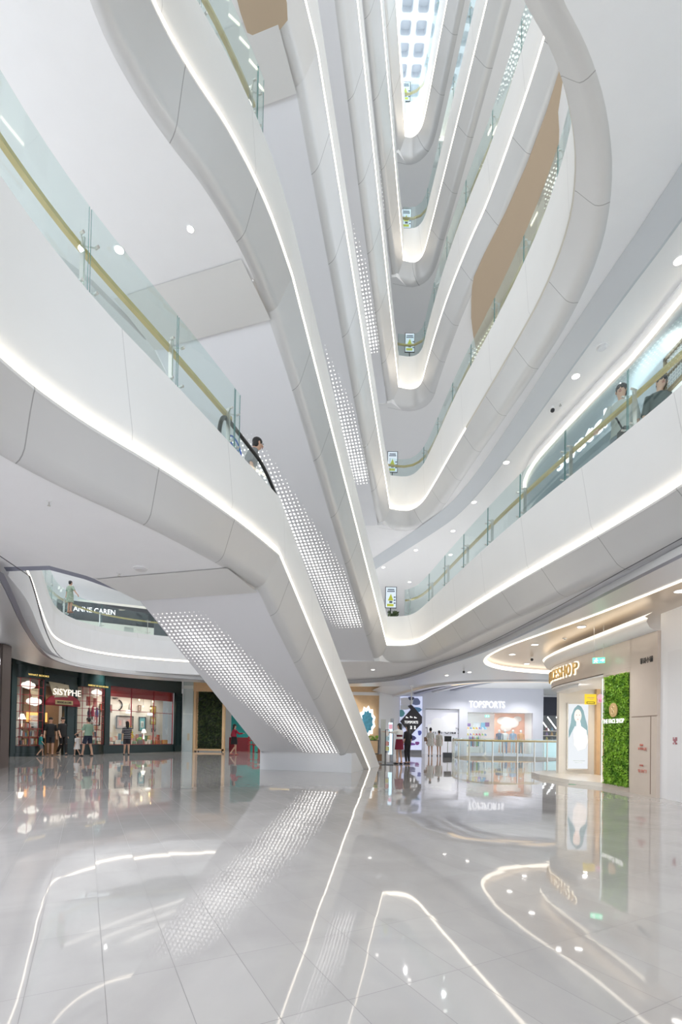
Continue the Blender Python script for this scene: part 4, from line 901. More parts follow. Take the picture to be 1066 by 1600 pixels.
for j, z in enumerate((.5, .9, 1.3, 1.75)):
    mb = MB(); mb.box((9.5, 34.6, z-.02), (1.9, .3, .03)); tag(mb.build('shoe_shelf', WHITE2), 'white shelf of sports goods, %s of four' % ['lowest', 'second from the bottom', 'third from the bottom', 'topmost'][j], 'shelf')
    for i in range(9):
        c = SC_[rg.randrange(10)]; x = 8.65+i*.21; mb = MB(); mb.loft([((x, 34.5, z), .085, .05), ((x, 34.5, z+.07), .07, .045), ((x-.03, 34.5, z+.15), .035, .035)], 8)
        tag(mb.build('sports_shoe', cm(c), smooth=60), 'sports shoe displayed on the %s shelf of the sports shop' % ['lowest', 'second', 'third', 'topmost'][j], 'shoe', 'shoes on the %s shelf' % ['lowest', 'second', 'third', 'topmost'][j])
for i, (x, z, w_, h, c) in enumerate(((9.0, 2.05, .6, .22, (.28, .15, .5)), (9.75, 1.98, .45, .5, (.75, .82, .88)), (10.2, 1.98, .3, .5, (.2, .5, .75)), (10.5, 2.1, .3, .3, (.25, .12, .4)))):
    mb = MB(); mb.box((x, 34.7, z), (w_, .04, h)); tag(mb.build('shop_poster', cm(c)), ['violet', 'pale figure', 'blue', 'dark violet'][i]+' poster above the sports shop shelves', 'poster')
def mannequin(x, y, top, bottom, skin, label, h=1.75):
    t = thing('mannequin', label, 'mannequin', (x, y, 0))
    mb = MB(); mb.loft([((x, y, .86*h), .045, .045), ((x, y, .84*h), .18, .09), ((x, y, .72*h), .16, .1), ((x, y, .6*h), .13, .09), ((x, y, .52*h), .16, .1)], 12)
    for s in (-1, 1): mb.cyl((x+s*.2, y, .82*h), (x+s*.25, y-.02, .5*h), .045, 8, .03)
    mb.build('jacket', top, t, smooth=60)
    mb = MB()
    for s in (-1, 1): mb.cyl((x+s*.08, y, .54*h), (x+s*.11, y, .04*h), .085, 8, .05)
    mb.build('trousers', bottom, t, smooth=60)
    mb = MB(); mb.ball((x, y, .93*h), (.075, .09, .11), 10, 8); mb.cyl((x, y, .84*h), (x, y, .9*h), .04, 8); mb.build('head', skin, t, smooth=60)
    mb = MB(); mb.cyl((x, y, 0), (x, y, .02), .2, 14); mb.build('base', STEEL, t)
MP = pm('mannequin_white', (.85, .84, .83), .4)
for x, a, b, l in ((10.95, (.1, .12, .2), (.85, .85, .85), 'mannequin in a dark jacket, leftmost before the orange backdrop'), (11.35, (.85, .85, .85), (.15, .2, .4), 'mannequin in white top, second before the orange backdrop'), (11.9, (.3, .42, .6), (.6, .65, .75), 'mannequin in pale blue, third before the orange backdrop'), (12.45, (.8, .4, .15), (.12, .12, .14), 'mannequin in orange top, rightmost in the window')): mannequin(x, 33.4, cm(a), cm(b), MP, l)
mb = MB(); mb.cyl((8.8, 33.3, .02), (8.8, 33.3, 1.3), .02, 6); mb.cyl((9.6, 33.3, .02), (9.6, 33.3, 1.3), .02, 6); mb.cyl((8.8, 33.3, 1.3), (9.6, 33.3, 1.3), .02, 6); tag(mb.build('clothes_rail', STEEL), 'steel clothes rail behind the sports shop window', 'clothes rail')
for i in range(7):
    mb = MB(); x = 8.88+i*.1; mb.loft([((x, 33.3, .55), .03, .2), ((x, 33.3, 1.15), .025, .2), ((x, 33.3, 1.25), .012, .06)], 8); tag(mb.build('hanging_garment', cm(SC_[(i*3) % 10])), 'garment hanging on the rail in the sports shop window', 'garment', 'garments on the clothes rail')
mb = MB(); mb.box((10.3, 33.2, .45), (.9, .5, .9)); tag(mb.build('display_table', TW), 'white display table behind the sports shop window', 'table')
for i in range(4):
    mb = MB(); x = 10.0+i*.2; mb.loft([((x, 33.15, .9), .08, .1), ((x, 33.15, .98), .07, .09)], 8); tag(mb.build('folded_shirt', cm([(.25, .3, .15), (.8, .3, .2), (.3, .6, .3), (.7, .7, .2)][i])), ['olive', 'coral', 'green', 'yellow'][i]+' folded shirt on the white display table', 'shirt')
mb = MB(); mb.box((10.7, 32.6, 1.5), (4.4, .02, 2.7)); mb.build('window_glass', CLEAR, tf)
mb = MB(); mb.box((12.97, 34.0, 1.5), (.1, 2.6, 3.0)); mb.box((8.42, 34.0, 1.5), (.1, 2.6, 3.0)); mb.box((10.7, 34.0, 2.92), (4.6, 2.6, .06)); mb.build('interior_lining', WHITE2, tf)
def exit_sign(name, x, y, z, label, rods=0, w_=.30, h=.15, rz=0):
    t = thing(name, label, 'sign', (x, y, z), rz)
    mb = MB(); mb.box((0, 0, 0), (w_, .03, h)); mb.build('panel', pm('exit_green', (.05, .45, .22), .4, emit=(.15, 1, .5), es=1.1), t, local=True)
    mb = MB(); mb.ball((-.05, -.02, .04), (.018, .005, .018), 8, 6); mb.tube([(-.05, -.02, .02), (-.06, -.02, -.02), (-.1, -.02, -.05)], .009, 5); mb.tube([(-.06, -.02, -.02), (-.03, -.02, -.055)], .009, 5); mb.tube([(-.1, -.02, .0), (-.05, -.02, .01), (-.01, -.02, -.01)], .008, 5)
    mb.tube([(.03, -.02, 0), (.11, -.02, 0)], .01, 5); mb.tube([(.08, -.02, .03), (.115, -.02, 0), (.08, -.02, -.03)], .01, 5); mb.build('running_figure', emat('exit_white', (.9, 1, .95), 1.6), t, local=True)
    if rods:
        mb = MB(); mb.box((w_/2+.06, 0, 0), (.11, .028, h)); mb.build('grey_end', pm('grey_plastic', (.35, .36, .36), .4), t, local=True) if False else None
        mb = MB(); mb.cyl((-.1, 0, h/2), (-.1, 0, rods), .006, 5); mb.cyl((.1, 0, h/2), (.1, 0, rods), .006, 5); mb.build('hanging_rods', STEEL, t, local=True)
exit_sign('exit_sign', 9.95, 32.9, 2.62, 'small green exit sign inside the sports shop')
exit_sign('exit_sign', 6.12, 11.5, 3.04, 'green exit sign hanging from rods before the cosmetics shop', rods=.83, w_=.26, h=.13, rz=-.45)
exit_sign('exit_sign', 14.0, 30, 3.1, 'green exit sign hanging far back above the rear opening', rods=1.2)
# dark shop at the right rear
ds = thing('dark_shop_front', 'dark shop front with bright diagonal lamps behind the rear opening', 'shop front', (16, 32.8, 0))
mb = MB(); mb.box((16, 32.7, 3.35), (4.8, .2, 1.25)); mb.build('dark_fascia', pm('navy_black', (.012, .014, .03), .4), ds)
mb = MB(); mb.box((16, 35.5, 1.6), (5, .1, 3.2)); mb.build('rear_wall', pm('dim_wall', (.16, .17, .18), .5), ds)
mb = MB()
for i in range(5): mb.tube([(14.0+i*.62, 34.2, 2.7), (14.9+i*.62, 34.6, 1.75)], .035, 6)
mb.build('diagonal_light', emat('tube_light', (.95, .97, 1), 3.), ds)
mb = MB(); mb.box((15.6, 33.2, .5), (3.6, .7, 1.0)); mb.build('glass_counter', pm('pale_counter', (.5, .68, .7), .15, emit=(.6, .9, .95), es=.25), ds)
mb = MB()
for i in range(3): mb.box((15.2, 34.35, 1.03+i*.34), (3.2, .3, .03))
mb.build('shelving', pm('lit_shelving', (.5, .45, .38), .5, emit=(1, .9, .75), es=.3), ds)
for i in range(24):
    x = 13.9+(i % 8)*.36; z = 1.05+(i//8)*.34; c = SC_[(i*7) % 10]; mb = MB(); mb.loft([((x, 34.3, z), .1, .06), ((x, 34.3, z+.16), .07, .05), ((x, 34.3, z+.24), .03, .03)], 8); tag(mb.build('handbag', cm([.5*q+.2 for q in c])), 'small bag on the %s row of shelves in the dark shop' % ['lower', 'middle', 'upper'][i//8], 'bag', 'bags on the %s row in the dark shop' % ['lower', 'middle', 'upper'][i//8])
# rear railing
rl = thing('glass_railing', 'curved glass railing with gold handrail round the opening in the ground floor', 'railing', (8, 23, 0))
ro = [(p[0], p[1]) for p in offset(VC, .0, True)]
Nv = normals(VC, True); sgn = 1 if (Vector((10, 26.5))-Vector(VC[0])).dot(Nv[0]) < 0 else -1
ring = [(p[0]+n.x*sgn*.12, p[1]+n.y*sgn*.12) for p, n in zip(VC, Nv)]
cum = [0]; 
for a, b in zip(ring, ring[1:]+ring[:1]): cum.append(cum[-1]+math.hypot(a[0]-b[0], a[1]-b[1]))
TL = cum[-1]; NP = 20
def rp(s):
    s %= TL; i = max(j for j in range(len(ring)) if cum[j] <= s+1e-9); f = (s-cum[i])/max(1e-6, cum[i+1]-cum[i]); a = ring[i]; b = ring[(i+1) % len(ring)]
    return Vector((a[0]+(b[0]-a[0])*f, a[1]+(b[1]-a[1])*f, 0))
for i in range(NP):
    s0 = TL*i/NP; p = rp(s0)
    mb = MB(); mb.box(p+Vector((0, 0, .5)), (.05, .05, 1.0), rz=.3); mb.cyl(p, p+Vector((0, 0, .015)), .06, 10); mb.build('post', STEEL, rl)
    mb = MB(); m = 5; V = []
    for j in range(m+1):
        q = rp(s0+.05+(TL/NP-.1)*j/m); V += [q+Vector((0, 0, .05)), q+Vector((0, 0, 1.12))]
    mb.add(V, [(2*j, 2*j+2, 2*j+3, 2*j+1) for j in range(m)]); mb.build('glass_panel', GLASS, rl)
mb = MB(); mb.tube([rp(TL*i/60)+Vector((0, 0, 1.0)) for i in range(61)], .032, 8); mb.build('handrail', BRASS, rl, smooth=60)
lc = thing('notice_stand', 'dark box on a slim post left of the curved ground floor railing', 'stand', (6.4, 28.9, 0)); MB().box((6.4, 28.9, 1.05), (.38, .25, .32)).build('box', BLACK, lc); MB().cyl((6.4, 28.9, 0), (6.4, 28.9, .9), .03, 8).build('post', STEEL, lc)
mb = MB(); mb.box((6.0, 27.2, .14), (.45, .3, .28)); tag(mb.build('floor_socket_box', DGREY), 'small dark box on the floor by the railing', 'box')
# ================================================================== COSMETICS SHOP
FS = thing('cosmetics_shop', 'cosmetics shop with marble front, round corner band and golden letters', 'shop front', (6.4, 12, 0))
XW = 6.37
mb = MB(); mb.box((XW+.15, 10.2, 1.69), (.3, .9+.02, 3.38)); mb.box((XW+.15, 11.2, 3.04), (.3, 1.1, .68)); mb.box((XW+.15, 11.2, .05), (.3, 1.1, .1)); mb.build('marble_wall', STONE, FS)
mb = MB(); mb.box((XW-.003, 10.15, 1.66), (.01, .85, .012)); mb.box((XW-.003, 9.93, .85), (.01, .012, 1.6)); mb.build('marble_joint', pm('joint_brown', (.28, .2, .16), .6), FS)
band = [(XW-.004, 10.64), (XW-.004, 11.9), (6.37, 12.4), (6.37, 13.2), (6.40, 14.0), (6.48, 14.8), (6.72, 15.55), (7.2, 16.1), (7.9, 16.5), (9.8, 16.8)]
BP = chaikin(band, 2)
mb = MB(); sweep(mb, [(p[0], p[1], 0) for p in BP], lambda i: [(.35, 2.72), (0, 2.76), (0, 3.38), (.3, 3.38)]); mb.build('marble_band', STONE, FS, smooth=40)
mb = MB(); P2 = [(XW-.004, 9.74)]+BP; N2 = normals(P2)
sweep(mb, [(p[0], p[1], 0) for p in P2], lambda i: [(.2, 3.38), (-.05, 3.38), (-.16, 3.44), (-.22, 3.56), (-.2, 3.62)], N=N2); mb.build('white_cornice', WHITE2, FS, smooth=50)
mb = MB(); sweep(mb, [(p[0], p[1], 0) for p in P2], lambda i: [(-.19, 3.62), (-.26, 3.655), (-.1, 3.75)], N=N2); mb.build('cornice_light', COVE2, FS, smooth=60)
mb = MB(); mb.prism([(XW+.02, 11.76)]+[(p[0]+.02, p[1]) for p in BP if p[1] > 11.8]+[(9.5, 11.76)], 2.70, 2.74); mb.build('soffit', WHITE2, FS)
mb = MB(); sweep(mb, [(p[0], p[1], 0) for p in BP if p[1] > 13.2], lambda i: [(.30, 2.71), (.16, 2.71), (.14, 2.60), (.32, 2.56), (.5, 2.56)]); mb.build('curved_white_lip', WHITE2, FS, smooth=40)
# golden letters on the band, each following the curve
pts3 = [Vector((p[0], p[1])) for p in BP]; cl = [0]
for a, b in zip(pts3, pts3[1:]): cl.append(cl[-1]+(b-a).length)
def bp(s):
    i = max(j for j in range(len(cl)-1) if cl[j] <= s); f = (s-cl[i])/(cl[i+1]-cl[i]); d = (pts3[i+1]-pts3[i]).normalized(); return pts3[i].lerp(pts3[i+1], f), d
SERIF = GOLDP
for ch, s in zip('THEFACESHOP', [4.62, 4.3, 4.0, 3.62, 3.3, 2.98, 2.72, 2.45, 2.12, 1.78, 1.40]):
    p, d = bp(s+1.06); nrm = Vector((-d.y, d.x)); c = (p.x+nrm.x*.05, p.y+nrm.y*.05, 3.07)
    text_obj(ch, 'golden_letter', c, (-d.x, -d.y, 0), .44, SERIF, FS, ext=.022, width=.25 if ch not in 'E' else .2)
    c2 = (p.x+nrm.x*.012, p.y+nrm.y*.012, 3.07); text_obj(ch, 'letter_glow', c2, (-d.x, -d.y, 0), .47, emat('halo_light', (1, .85, .62), 1.3) if 'halo_light' not in bpy.data.materials else bpy.data.materials['halo_light'], FS, ext=.004, bold=.022, width=.29 if ch not in 'E' else .24)
# front wall with the light box
mb = MB(); mb.box((7.28, 15.0, 1.36), (1.1, .16, 2.70)); cp = [p for p in BP if p[1] > 14.95]; sweep(mb, [(p[0], p[1], 0) for p in cp], lambda i: [(.22, 0), (.22, 2.71)]); mb.build('white_corner_wall', pm('cream_white', (.85, .82, .76), .4), FS)
mb = MB(); mb.box((7.89, 14.9, 1.36), (.12, .2, 2.7)); mb.box((7.95, 14.2, .9), (.05, 1.0, 1.8)); mb.build('timber_edge', WOOD, FS)
lb = thing('portrait_light_box', 'light box with a pale portrait of a dark-haired woman', 'light box', (7.29, 14.88, .2))
mb = MB(); mb.box((7.29, 14.88, 1.24), (.66, .06, 2.06)); mb.build('frame', pm('light_box_frame', (.75, .72, .66), .3, .3), lb)
mb = MB(); mb.box((7.29, 14.845, 1.24), (.60, .01, 1.98)); mb.build('lit_panel', SCREEN, lb)
def shape(nm, pts, y, col, es=.55):
    m = bpy.data.materials.get(nm+'_ink') or pm(nm+'_ink', col, .6, emit=col, es=es*.45); mb = MB(); flatpoly(mb, [(7.29+x*1.05, 1.24+z*1.05) for x, z in pts], y+.9, .003); mb.build(nm, m, lb)
shape('hair_print', [(-.12, .82), (-.02, .92), (.08, .88), (.15, .75), (.2, .55), (.27, .3), (.28, .05), (.22, -.05), (.12, .1), (.05, .3), (-.1, .3), (-.2, .1), (-.27, -.05), (-.28, .15), (-.22, .4), (-.2, .62)], 13.938, (.20, .33, .38))
shape('face_print', [(-.02+.105*math.cos(a), .60+.19*math.sin(a)) for a in [2*math.pi*i/18 for i in range(18)]], 13.933, (.86, .74, .70))
shape('neck_print', [(-.06, .46), (.05, .46), (.08, .30), (.24, .18), (.28, -.15), (.2, -.35), (0, -.42), (-.12, -.25), (-.14, .15), (-.06, .28)], 13.935, (.86, .84, .86))
shape('lips_print', [(-.05, .50), (-.02, .512), (.01, .50), (-.02, .487)], 13.929, (.75, .25, .28)); shape('eye_print', [(-.09, .625), (-.05, .635), (-.03, .625), (-.05, .618)], 13.929, (.1, .1, .12)); shape('eye_print', [(.0, .625), (.03, .635), (.06, .625), (.03, .618)], 13.929, (.1, .1, .12))
shape('caption_print', [(-.15, -.70), (.2, -.70), (.2, -.72), (-.15, -.72)], 13.935, (.6, .68, .7)); shape('caption_print', [(-.1, -.76), (.15, -.76), (.15, -.775), (-.1, -.775)], 13.935, (.6, .68, .7))
mb = MB(); mb.prism([(5.95, 12.6), (5.85, 14.2), (6.0, 15.2), (6.6, 15.9), (7.5, 16.0), (7.9, 12.3), (6.42, 11.78)], 0, .10); mb.build('entrance_step', pm('cream_step', (.84, .80, .74), .2), FS)
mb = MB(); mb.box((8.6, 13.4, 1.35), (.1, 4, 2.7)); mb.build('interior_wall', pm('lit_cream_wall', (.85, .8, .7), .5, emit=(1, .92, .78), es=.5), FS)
mb = MB(); mb.box((7.35, 12.2, 1.55), (.12, .5, 1.5)); mb.build('shelf_column', WHITE2, FS)
for i, z in enumerate((1.0, 1.35, 1.7)):
    mb = MB(); mb.box((6.75, 12.3, z), (.08, .06, .025)); mb.build('dark_bracket', BLACK, FS)
mb = MB(); mb.box((6.79, 12.34, 1.3), (.12, .03, 1.2)); mb.build('slim_shelf_panel', WHITE2, FS)
ys = thing('promotion_sign', 'yellow hanging promotion sign with black frame line', 'sign', (6.5, 12.6, 2.1))
mb = MB(); mb.box((6.5, 12.6, 2.2), (.30, .02, .27)); mb.build('yellow_card', pm('bright_yellow', (.85, .62, .03), .5, emit=(1, .75, .05), es=.3), ys)
mb = MB()
for q in ((6.5, 2.13, .2, .012), (6.5, 2.09, .2, .012)): mb.box((q[0], 12.585, q[1]), (q[2], .004, q[3]))
mb.box((6.4, 12.585, 2.11), (.012, .004, .05)); mb.box((6.6, 12.585, 2.11), (.012, .004, .05)); mb.build('black_outline', BLACK, ys)
mb = MB(); mb.box((6.5, 12.585, 2.24), (.19, .004, .02)); mb.box((6.52, 12.585, 2.2), (.1, .004, .012)); mb.build('gold_text_lines', GOLDP, ys)
pk = thing('pink_price_tag', 'round pink hanging tag beside the yellow promotion sign', 'sign', (6.72, 12.5, 2.1))
mb = MB(); mb.cyl((6.715, 12.52, 2.25), (6.715, 12.5, 2.25), .085, 16); mb.box((6.715, 12.51, 2.16), (.13, .02, .1)); mb.build('tag', pm('pale_pink', (.85, .55, .62), .5, emit=(1, .6, .7), es=.2), pk)
text_obj('5.5', 'tag_text', (6.715, 12.49, 2.16), (1, 0, 0), .08, pm('magenta', (.7, .1, .35), .5), pk, ext=.002, bold=.002)
mb = MB(); mb.cyl((6.715, 12.51, 2.33), (6.715, 12.51, 2.70), .003, 4); mb.build('string', WHITE2, pk)
# moss panel
ms = thing('moss_panel', 'bright green moss panel with golden emblem and white letters', 'plant wall', (XW-.03, 11.17, .1))
mb = MB(); mb.box((XW+.03, 11.17, 1.38), (.05, 1.05, 2.58)); mb.build('frame', pm('panel_frame', (.5, .45, .3), .4), ms)
leaves('moss', LEAF1, 10.68, 11.66, .11, 2.66, lambda a, b, c: Vector((XW-.0-b, a, c)), 9000, .028, ms, 3, .05)['kind'] = 'stuff'
mb = MB(); mb.box((XW+.0, 11.175, 1.38), (.012, .98, 2.54)); mb.build('moss_backing', pm('deep_moss', (.03, .09, .008), .9), ms)
mb = MB(); mb.box((XW-.055, 11.68, 1.38), (.01, .02, 2.5)); mb.build('edge_light', emat('cool_edge_light', (.8, 1, .9), .9), ms)
mb = MB(); c = Vector((XW-.085, 11.17, 1.84)); n_ = 20
q = [(c.x, c.y+.165*math.cos(a)*(1+.05*math.sin(2*a)), c.z+.165*math.sin(a)) for a in [2*math.pi*i/n_ for i in range(n_)]]
mb.add(q+[(x+.02, y, z) for x, y, z in q], [tuple(range(n_)), tuple(range(2*n_-1, n_-1, -1))]+[(i, n_+i, n_+(i+1) % n_, (i+1) % n_) for i in range(n_)]); mb.build('golden_emblem', pm('emblem_gold', (.70, .50, .24), .4, .3), ms)
mb = MB(); mb.tube([(XW-.092, 11.17+.06*math.sin(t*2), 1.84+.09*math.cos(t)) for t in [i*.5 for i in range(13)]], .007, 5); mb.build('emblem_line', pm('emblem_line_gold', (.85, .7, .42), .4), ms)
text_obj('THE FACE SHOP', 'white_lettering', (XW-.08, 11.17, 1.58), (0, -1, 0), .145, pm('letter_ivory', (.9, .9, .85), .4, emit=(1, 1, .95), es=.5), ms, ext=.006, width=.86)
text_obj('菲诗小铺', 'black_characters', (XW-.012, 10.08, 2.82), (0, -1, 0), .135, BLACK, FS, ext=.004, width=.42)
for i, (z, s_, t_) in enumerate(((1.05, .045, '消防栓'), (.97, .075, 'FIRE'), (.62, .045, '灭火器'), (.50, .075, '安全门'))):
    text_obj(t_, 'red_marking', (XW-.012, 10.22-.03*(i % 2), z), (0, -1, 0), s_, pm('red_print', (.65, .18, .14), .5), FS, ext=.003, width=.12 if i % 2 == 0 else .28)
# plain white wall at the right edge
mb = MB(); mb.box((6.55, 4.4, 1.86), (.22, 10.7, 3.72)); tag(mb.build('wall_right', pm('white_side_wall', (.86, .86, .88), .4)), 'plain white wall at the right edge of the hall', 'wall', kind='structure')
mb = MB(); mb.box((6.43, 5.2, 1.45), (.02, 8.6, 2.9)); tag(mb.build('door_1', pm('white_door', (.83, .83, .85), .4)), 'flush white door panel in the right-hand wall', 'door', kind='structure')
mb = MB()
for i in range(4):
    for j in range(4):
        if (i*j+i+j) % 3 != 1: mb.box((6.415, 9.32-i*.03, 1.1+j*.035), (.005, .024, .028))
tag(mb.build('wall_sticker', pm('dull_red_ink', (.45, .15, .18), .5)), 'small dull red sticker on the white right-hand wall', 'sticker')
mb = MB(); mb.cyl((5.9, 12.3, 0), (5.9, 12.3, .004), .09, 14); tag(mb.build('floor_marker', pm('floor_green', (.1, .35, .2), .4)), 'small green exit marker set in the floor before the moss panel', 'floor marker')
# brochure stands by the escalator foot
ks = thing('touch_kiosk', 'slim information kiosk with a glowing screen right of the escalator foot', 'kiosk', (2.17, 20.6, 0))
mb = MB(); mb.box((2.17, 20.6, .95), (.12, .30, 1.9)); mb.box((2.17, 20.6, .02), (.5, .5, .04)); mb.build('body', pm('kiosk_grey', (.30, .31, .33), .3, .3), ks)
mb = MB(); mb.box((2.10, 20.45, 1.05), (.16, .02, 1.35)); mb.build('screen', pm('kiosk_screen', (.5, .75, .9), .2, emit=(.6, .85, 1), es=.9), ks)
mb = MB(); mb.box((2.10, 20.435, 1.55), (.15, .01, .2)); mb.build('screen_header', pm('kiosk_pink', (.75, .4, .5), .4, emit=(1, .5, .6), es=.3), ks)
bs = thing('brochure_stand', 'thin black brochure stand with coloured leaflets beside the escalator foot', 'brochure stand', (1.85, 19.3, 0))
mb = MB(); mb.box((1.85, 19.3, .01), (.5, .35, .02)); mb.box((1.78, 19.3, .7), (.03, .03, 1.4)); mb.box((1.93, 19.3, .95), (.015, .03, .9)); mb.box((1.855, 19.3, 1.4), (.16, .03, .02)); mb.box((1.855, 19.3, .52), (.16, .03, .02)); mb.build('frame', BLACK, bs)
for i, c in enumerate(((.75, .72, .3), (.8, .4, .35), (.5, .7, .75), (.85, .8, .75))):
    mb = MB(); mb.box((1.86, 19.3, .65+i*.2), (.12, .02, .16)); mb.build('leaflet', cm(c), bs)
tl = thing('grey_pylon', 'plain pale grey pylon behind the brochure stand', 'pylon', (2.0, 22.3, 0))
mb = MB(); mb.box((1.95, 22.3, .96), (.22, .1, 1.92)); mb.build('panel', pm('pale_grey_panel', (.55, .56, .52), .4), tl)
wc = thing('plant_trolley', 'small trolley with potted plants and a wooden box behind the escalator foot', 'trolley', (1.5, 21.6, 0))
mb = MB(); mb.box((1.45, 21.6, .95), (.5, .3, .03)); mb.box((1.45, 21.6, .35), (.5, .3, .03))
for a, b in ((1.22, 21.47), (1.68, 21.47), (1.22, 21.73), (1.68, 21.73)): mb.cyl((a, b, 0), (a, b, .95), .012, 6)
mb.build('frame', BLACK, wc); mb = MB(); mb.box((1.72, 21.5, .19), (.22, .26, .3)); mb.build('wooden_box', WOODD, wc)
leaves('potted_leaves', LEAF1, 1.25, 1.65, .96, 1.15, lambda a, b, c: Vector((a, 21.5+b, c)), 120, .05, wc, 6, .2)
# ================================================================== SECOND LEVEL THINGS
sw = [(5.85, 2), (5.8, 9.13), (5.62, 10.06), (5.38, 11.86), (5.25, 13.19), (5.5, 14.4), (6.5, 15.2), (9, 15.6)]
SWP = chaikin(sw, 2)
wsx = thing('watch_shop_front', 'curved grey-white watch shop front on the second level walkway', 'shop front', (5.6, 11, 5.4))
mb = MB(); sweep(mb, [(p[0], p[1], 0) for p in SWP], lambda i: [(.0, 5.4), (.0, 7.55), (-.12, 7.6), (-.12, 8.55), (-.0, 8.6)]); mb.build('facade', pm('pale_blue_fascia', (.30, .37, .41), .35), wsx, smooth=40)
mb = MB(); sweep(mb, [(p[0], p[1], 0) for p in SWP], lambda i: [(.0, 8.6), (-.2, 8.66), (-.25, 8.75), (-.2, 8.865)]); mb.build('cornice', WHITE2, wsx, smooth=40)
mb = MB(); sweep(mb, [(p[0], p[1], 0) for p in SWP], lambda i: [(-.22, 8.62), (-.19, 8.58), (-.14, 8.6)]); mb.build('cove_strip', COVE, wsx, smooth=40)
mb = MB(); sweep(mb, [(p[0], p[1], 0) for p in SWP[10:]], lambda i: [(-.13, 7.62), (-.14, 8.5)]); 
text_obj('swatch', 'glowing_letters', (5.38, 10.85, 7.92), (.13, -.99, 0), .56, SIGNW, wsx, ext=.02, bold=.0, width=2.0)
la = thing('lattice_screen', 'carved white lattice panel in a bronze frame at the right edge, second level', 'lattice', (5.15, 7.4, 6.6))
mb = MB(); 
for y0, y1, z0, z1 in ((6.2, 7.75, 7.28, 7.33), (6.2, 7.75, 6.72, 6.77), (7.7, 7.75, 5.4, 7.33), (6.2, 7.75, 7.0, 7.02)): mb.box((5.15, (y0+y1)/2, (z0+z1)/2), (.05, y1-y0, z1-z0))
mb.build('bronze_frame', pm('bronze', (.35, .27, .15), .35, .5), la)
mb = MB()
for i in range(26):
    for j in range(9):
        y = 6.22+i*.058; z = 6.79+j*.058; mb.tube([(5.15, y+.024*math.cos(a), z+.024*math.sin(a)) for a in [math.pi/2*k for k in range(5)]], .005, 4)
mb.build('lattice', WHITE2, la)
mb = MB(); mb.box((5.2, 7.0, 6.1), (.04, 1.5, 1.25)); mb.build('lit_window', pm('lit_pale_window', (.85, .88, .9), .3, emit=(1, 1, 1), es=.5), la)
mb = MB(); mb.box((5.5, 8.4, 6.6), (.1, 1.4, 2.3)); tag(mb.build('grey_wall_panel', pm('slate_blue_panel', (.30, .36, .40), .4)), 'slate grey wall panel behind the two people on the right walkway', 'wall panel')
# far left shop of the second level
fl = thing('fashion_shop_front', 'fashion shop on the second level beyond the side void with a dark fascia', 'shop front', (-12, 26, 5.4))
mb = MB(); mb.add([(-15.0, 25.2, 7.1), (-15.0, 25.2, 8.05), (-8.0, 28.2, 8.0), (-8.0, 28.2, 7.0)], [(0, 1, 2, 3)]); mb.add([(-15.0, 25.4, 7.1), (-15.0, 25.4, 8.05), (-8.0, 28.4, 8.0), (-8.0, 28.4, 7.0)], [(3, 2, 1, 0)]); mb.build('dark_fascia', DGREY, fl)
dd = Vector((7, 3, 0)).normalized()
text_obj('ANNE CAREN', 'glowing_letters', (-13.3, 25.8, 7.6), tuple(dd), .38, SIGNW, fl, ext=.02, bold=.0, width=2.0)
mb = MB(); mb.add([(-15.0, 27.2, 5.4), (-15.0, 27.2, 8.6), (-7.0, 30.6, 8.6), (-7.0, 30.6, 5.4)], [(0, 1, 2, 3)]); mb.build('rear_wall', pm('pale_glowing_wall', (.8, .8, .74), .5, emit=(1, 1, .9), es=.2), fl)  # rear wall glows by its own material in place of shop lighting
for i, (x, z, w_, h, c) in enumerate(((-10.9, 6.35, .8, .35, (.7, .12, .1)), (-9.9, 6.5, .5, .5, (.85, .9, 1)), (-12.0, 6.6, .5, .8, (.85, .87, .8)), (-9.0, 6.9, .8, 1.3, (.12, .13, .14)))):
    mb = MB(); y = 26.6+(x+13)*.43; mb.box((x, y, z), (w_, .06, h), rz=.4); mb.build('display_panel', cm(c), fl)
mb = MB(); mb.box((-9.0, 24.9, 6.3), (1.4, .5, 1.8), rz=.4); tag(mb.build('dark_kiosk', DGREY), 'dark display block beyond the side void railing', 'kiosk')
for i in range(4):
    mb = MB(); a = Vector((-13.3+i*1.5, 23.5, 9.12)); b = Vector((-9.5+i*1.35, 30, 9.12)); mb.cyl(a, b, .07, 6); tag(mb.build('ceiling_light_bar', emat('bar_light', (1, .97, .9), .9) if 'bar_light' not in bpy.data.materials else bpy.data.materials['bar_light']), ['leftmost', 'second', 'third', 'rightmost'][i]+' long ceiling light bar seen through the side void', 'ceiling light')
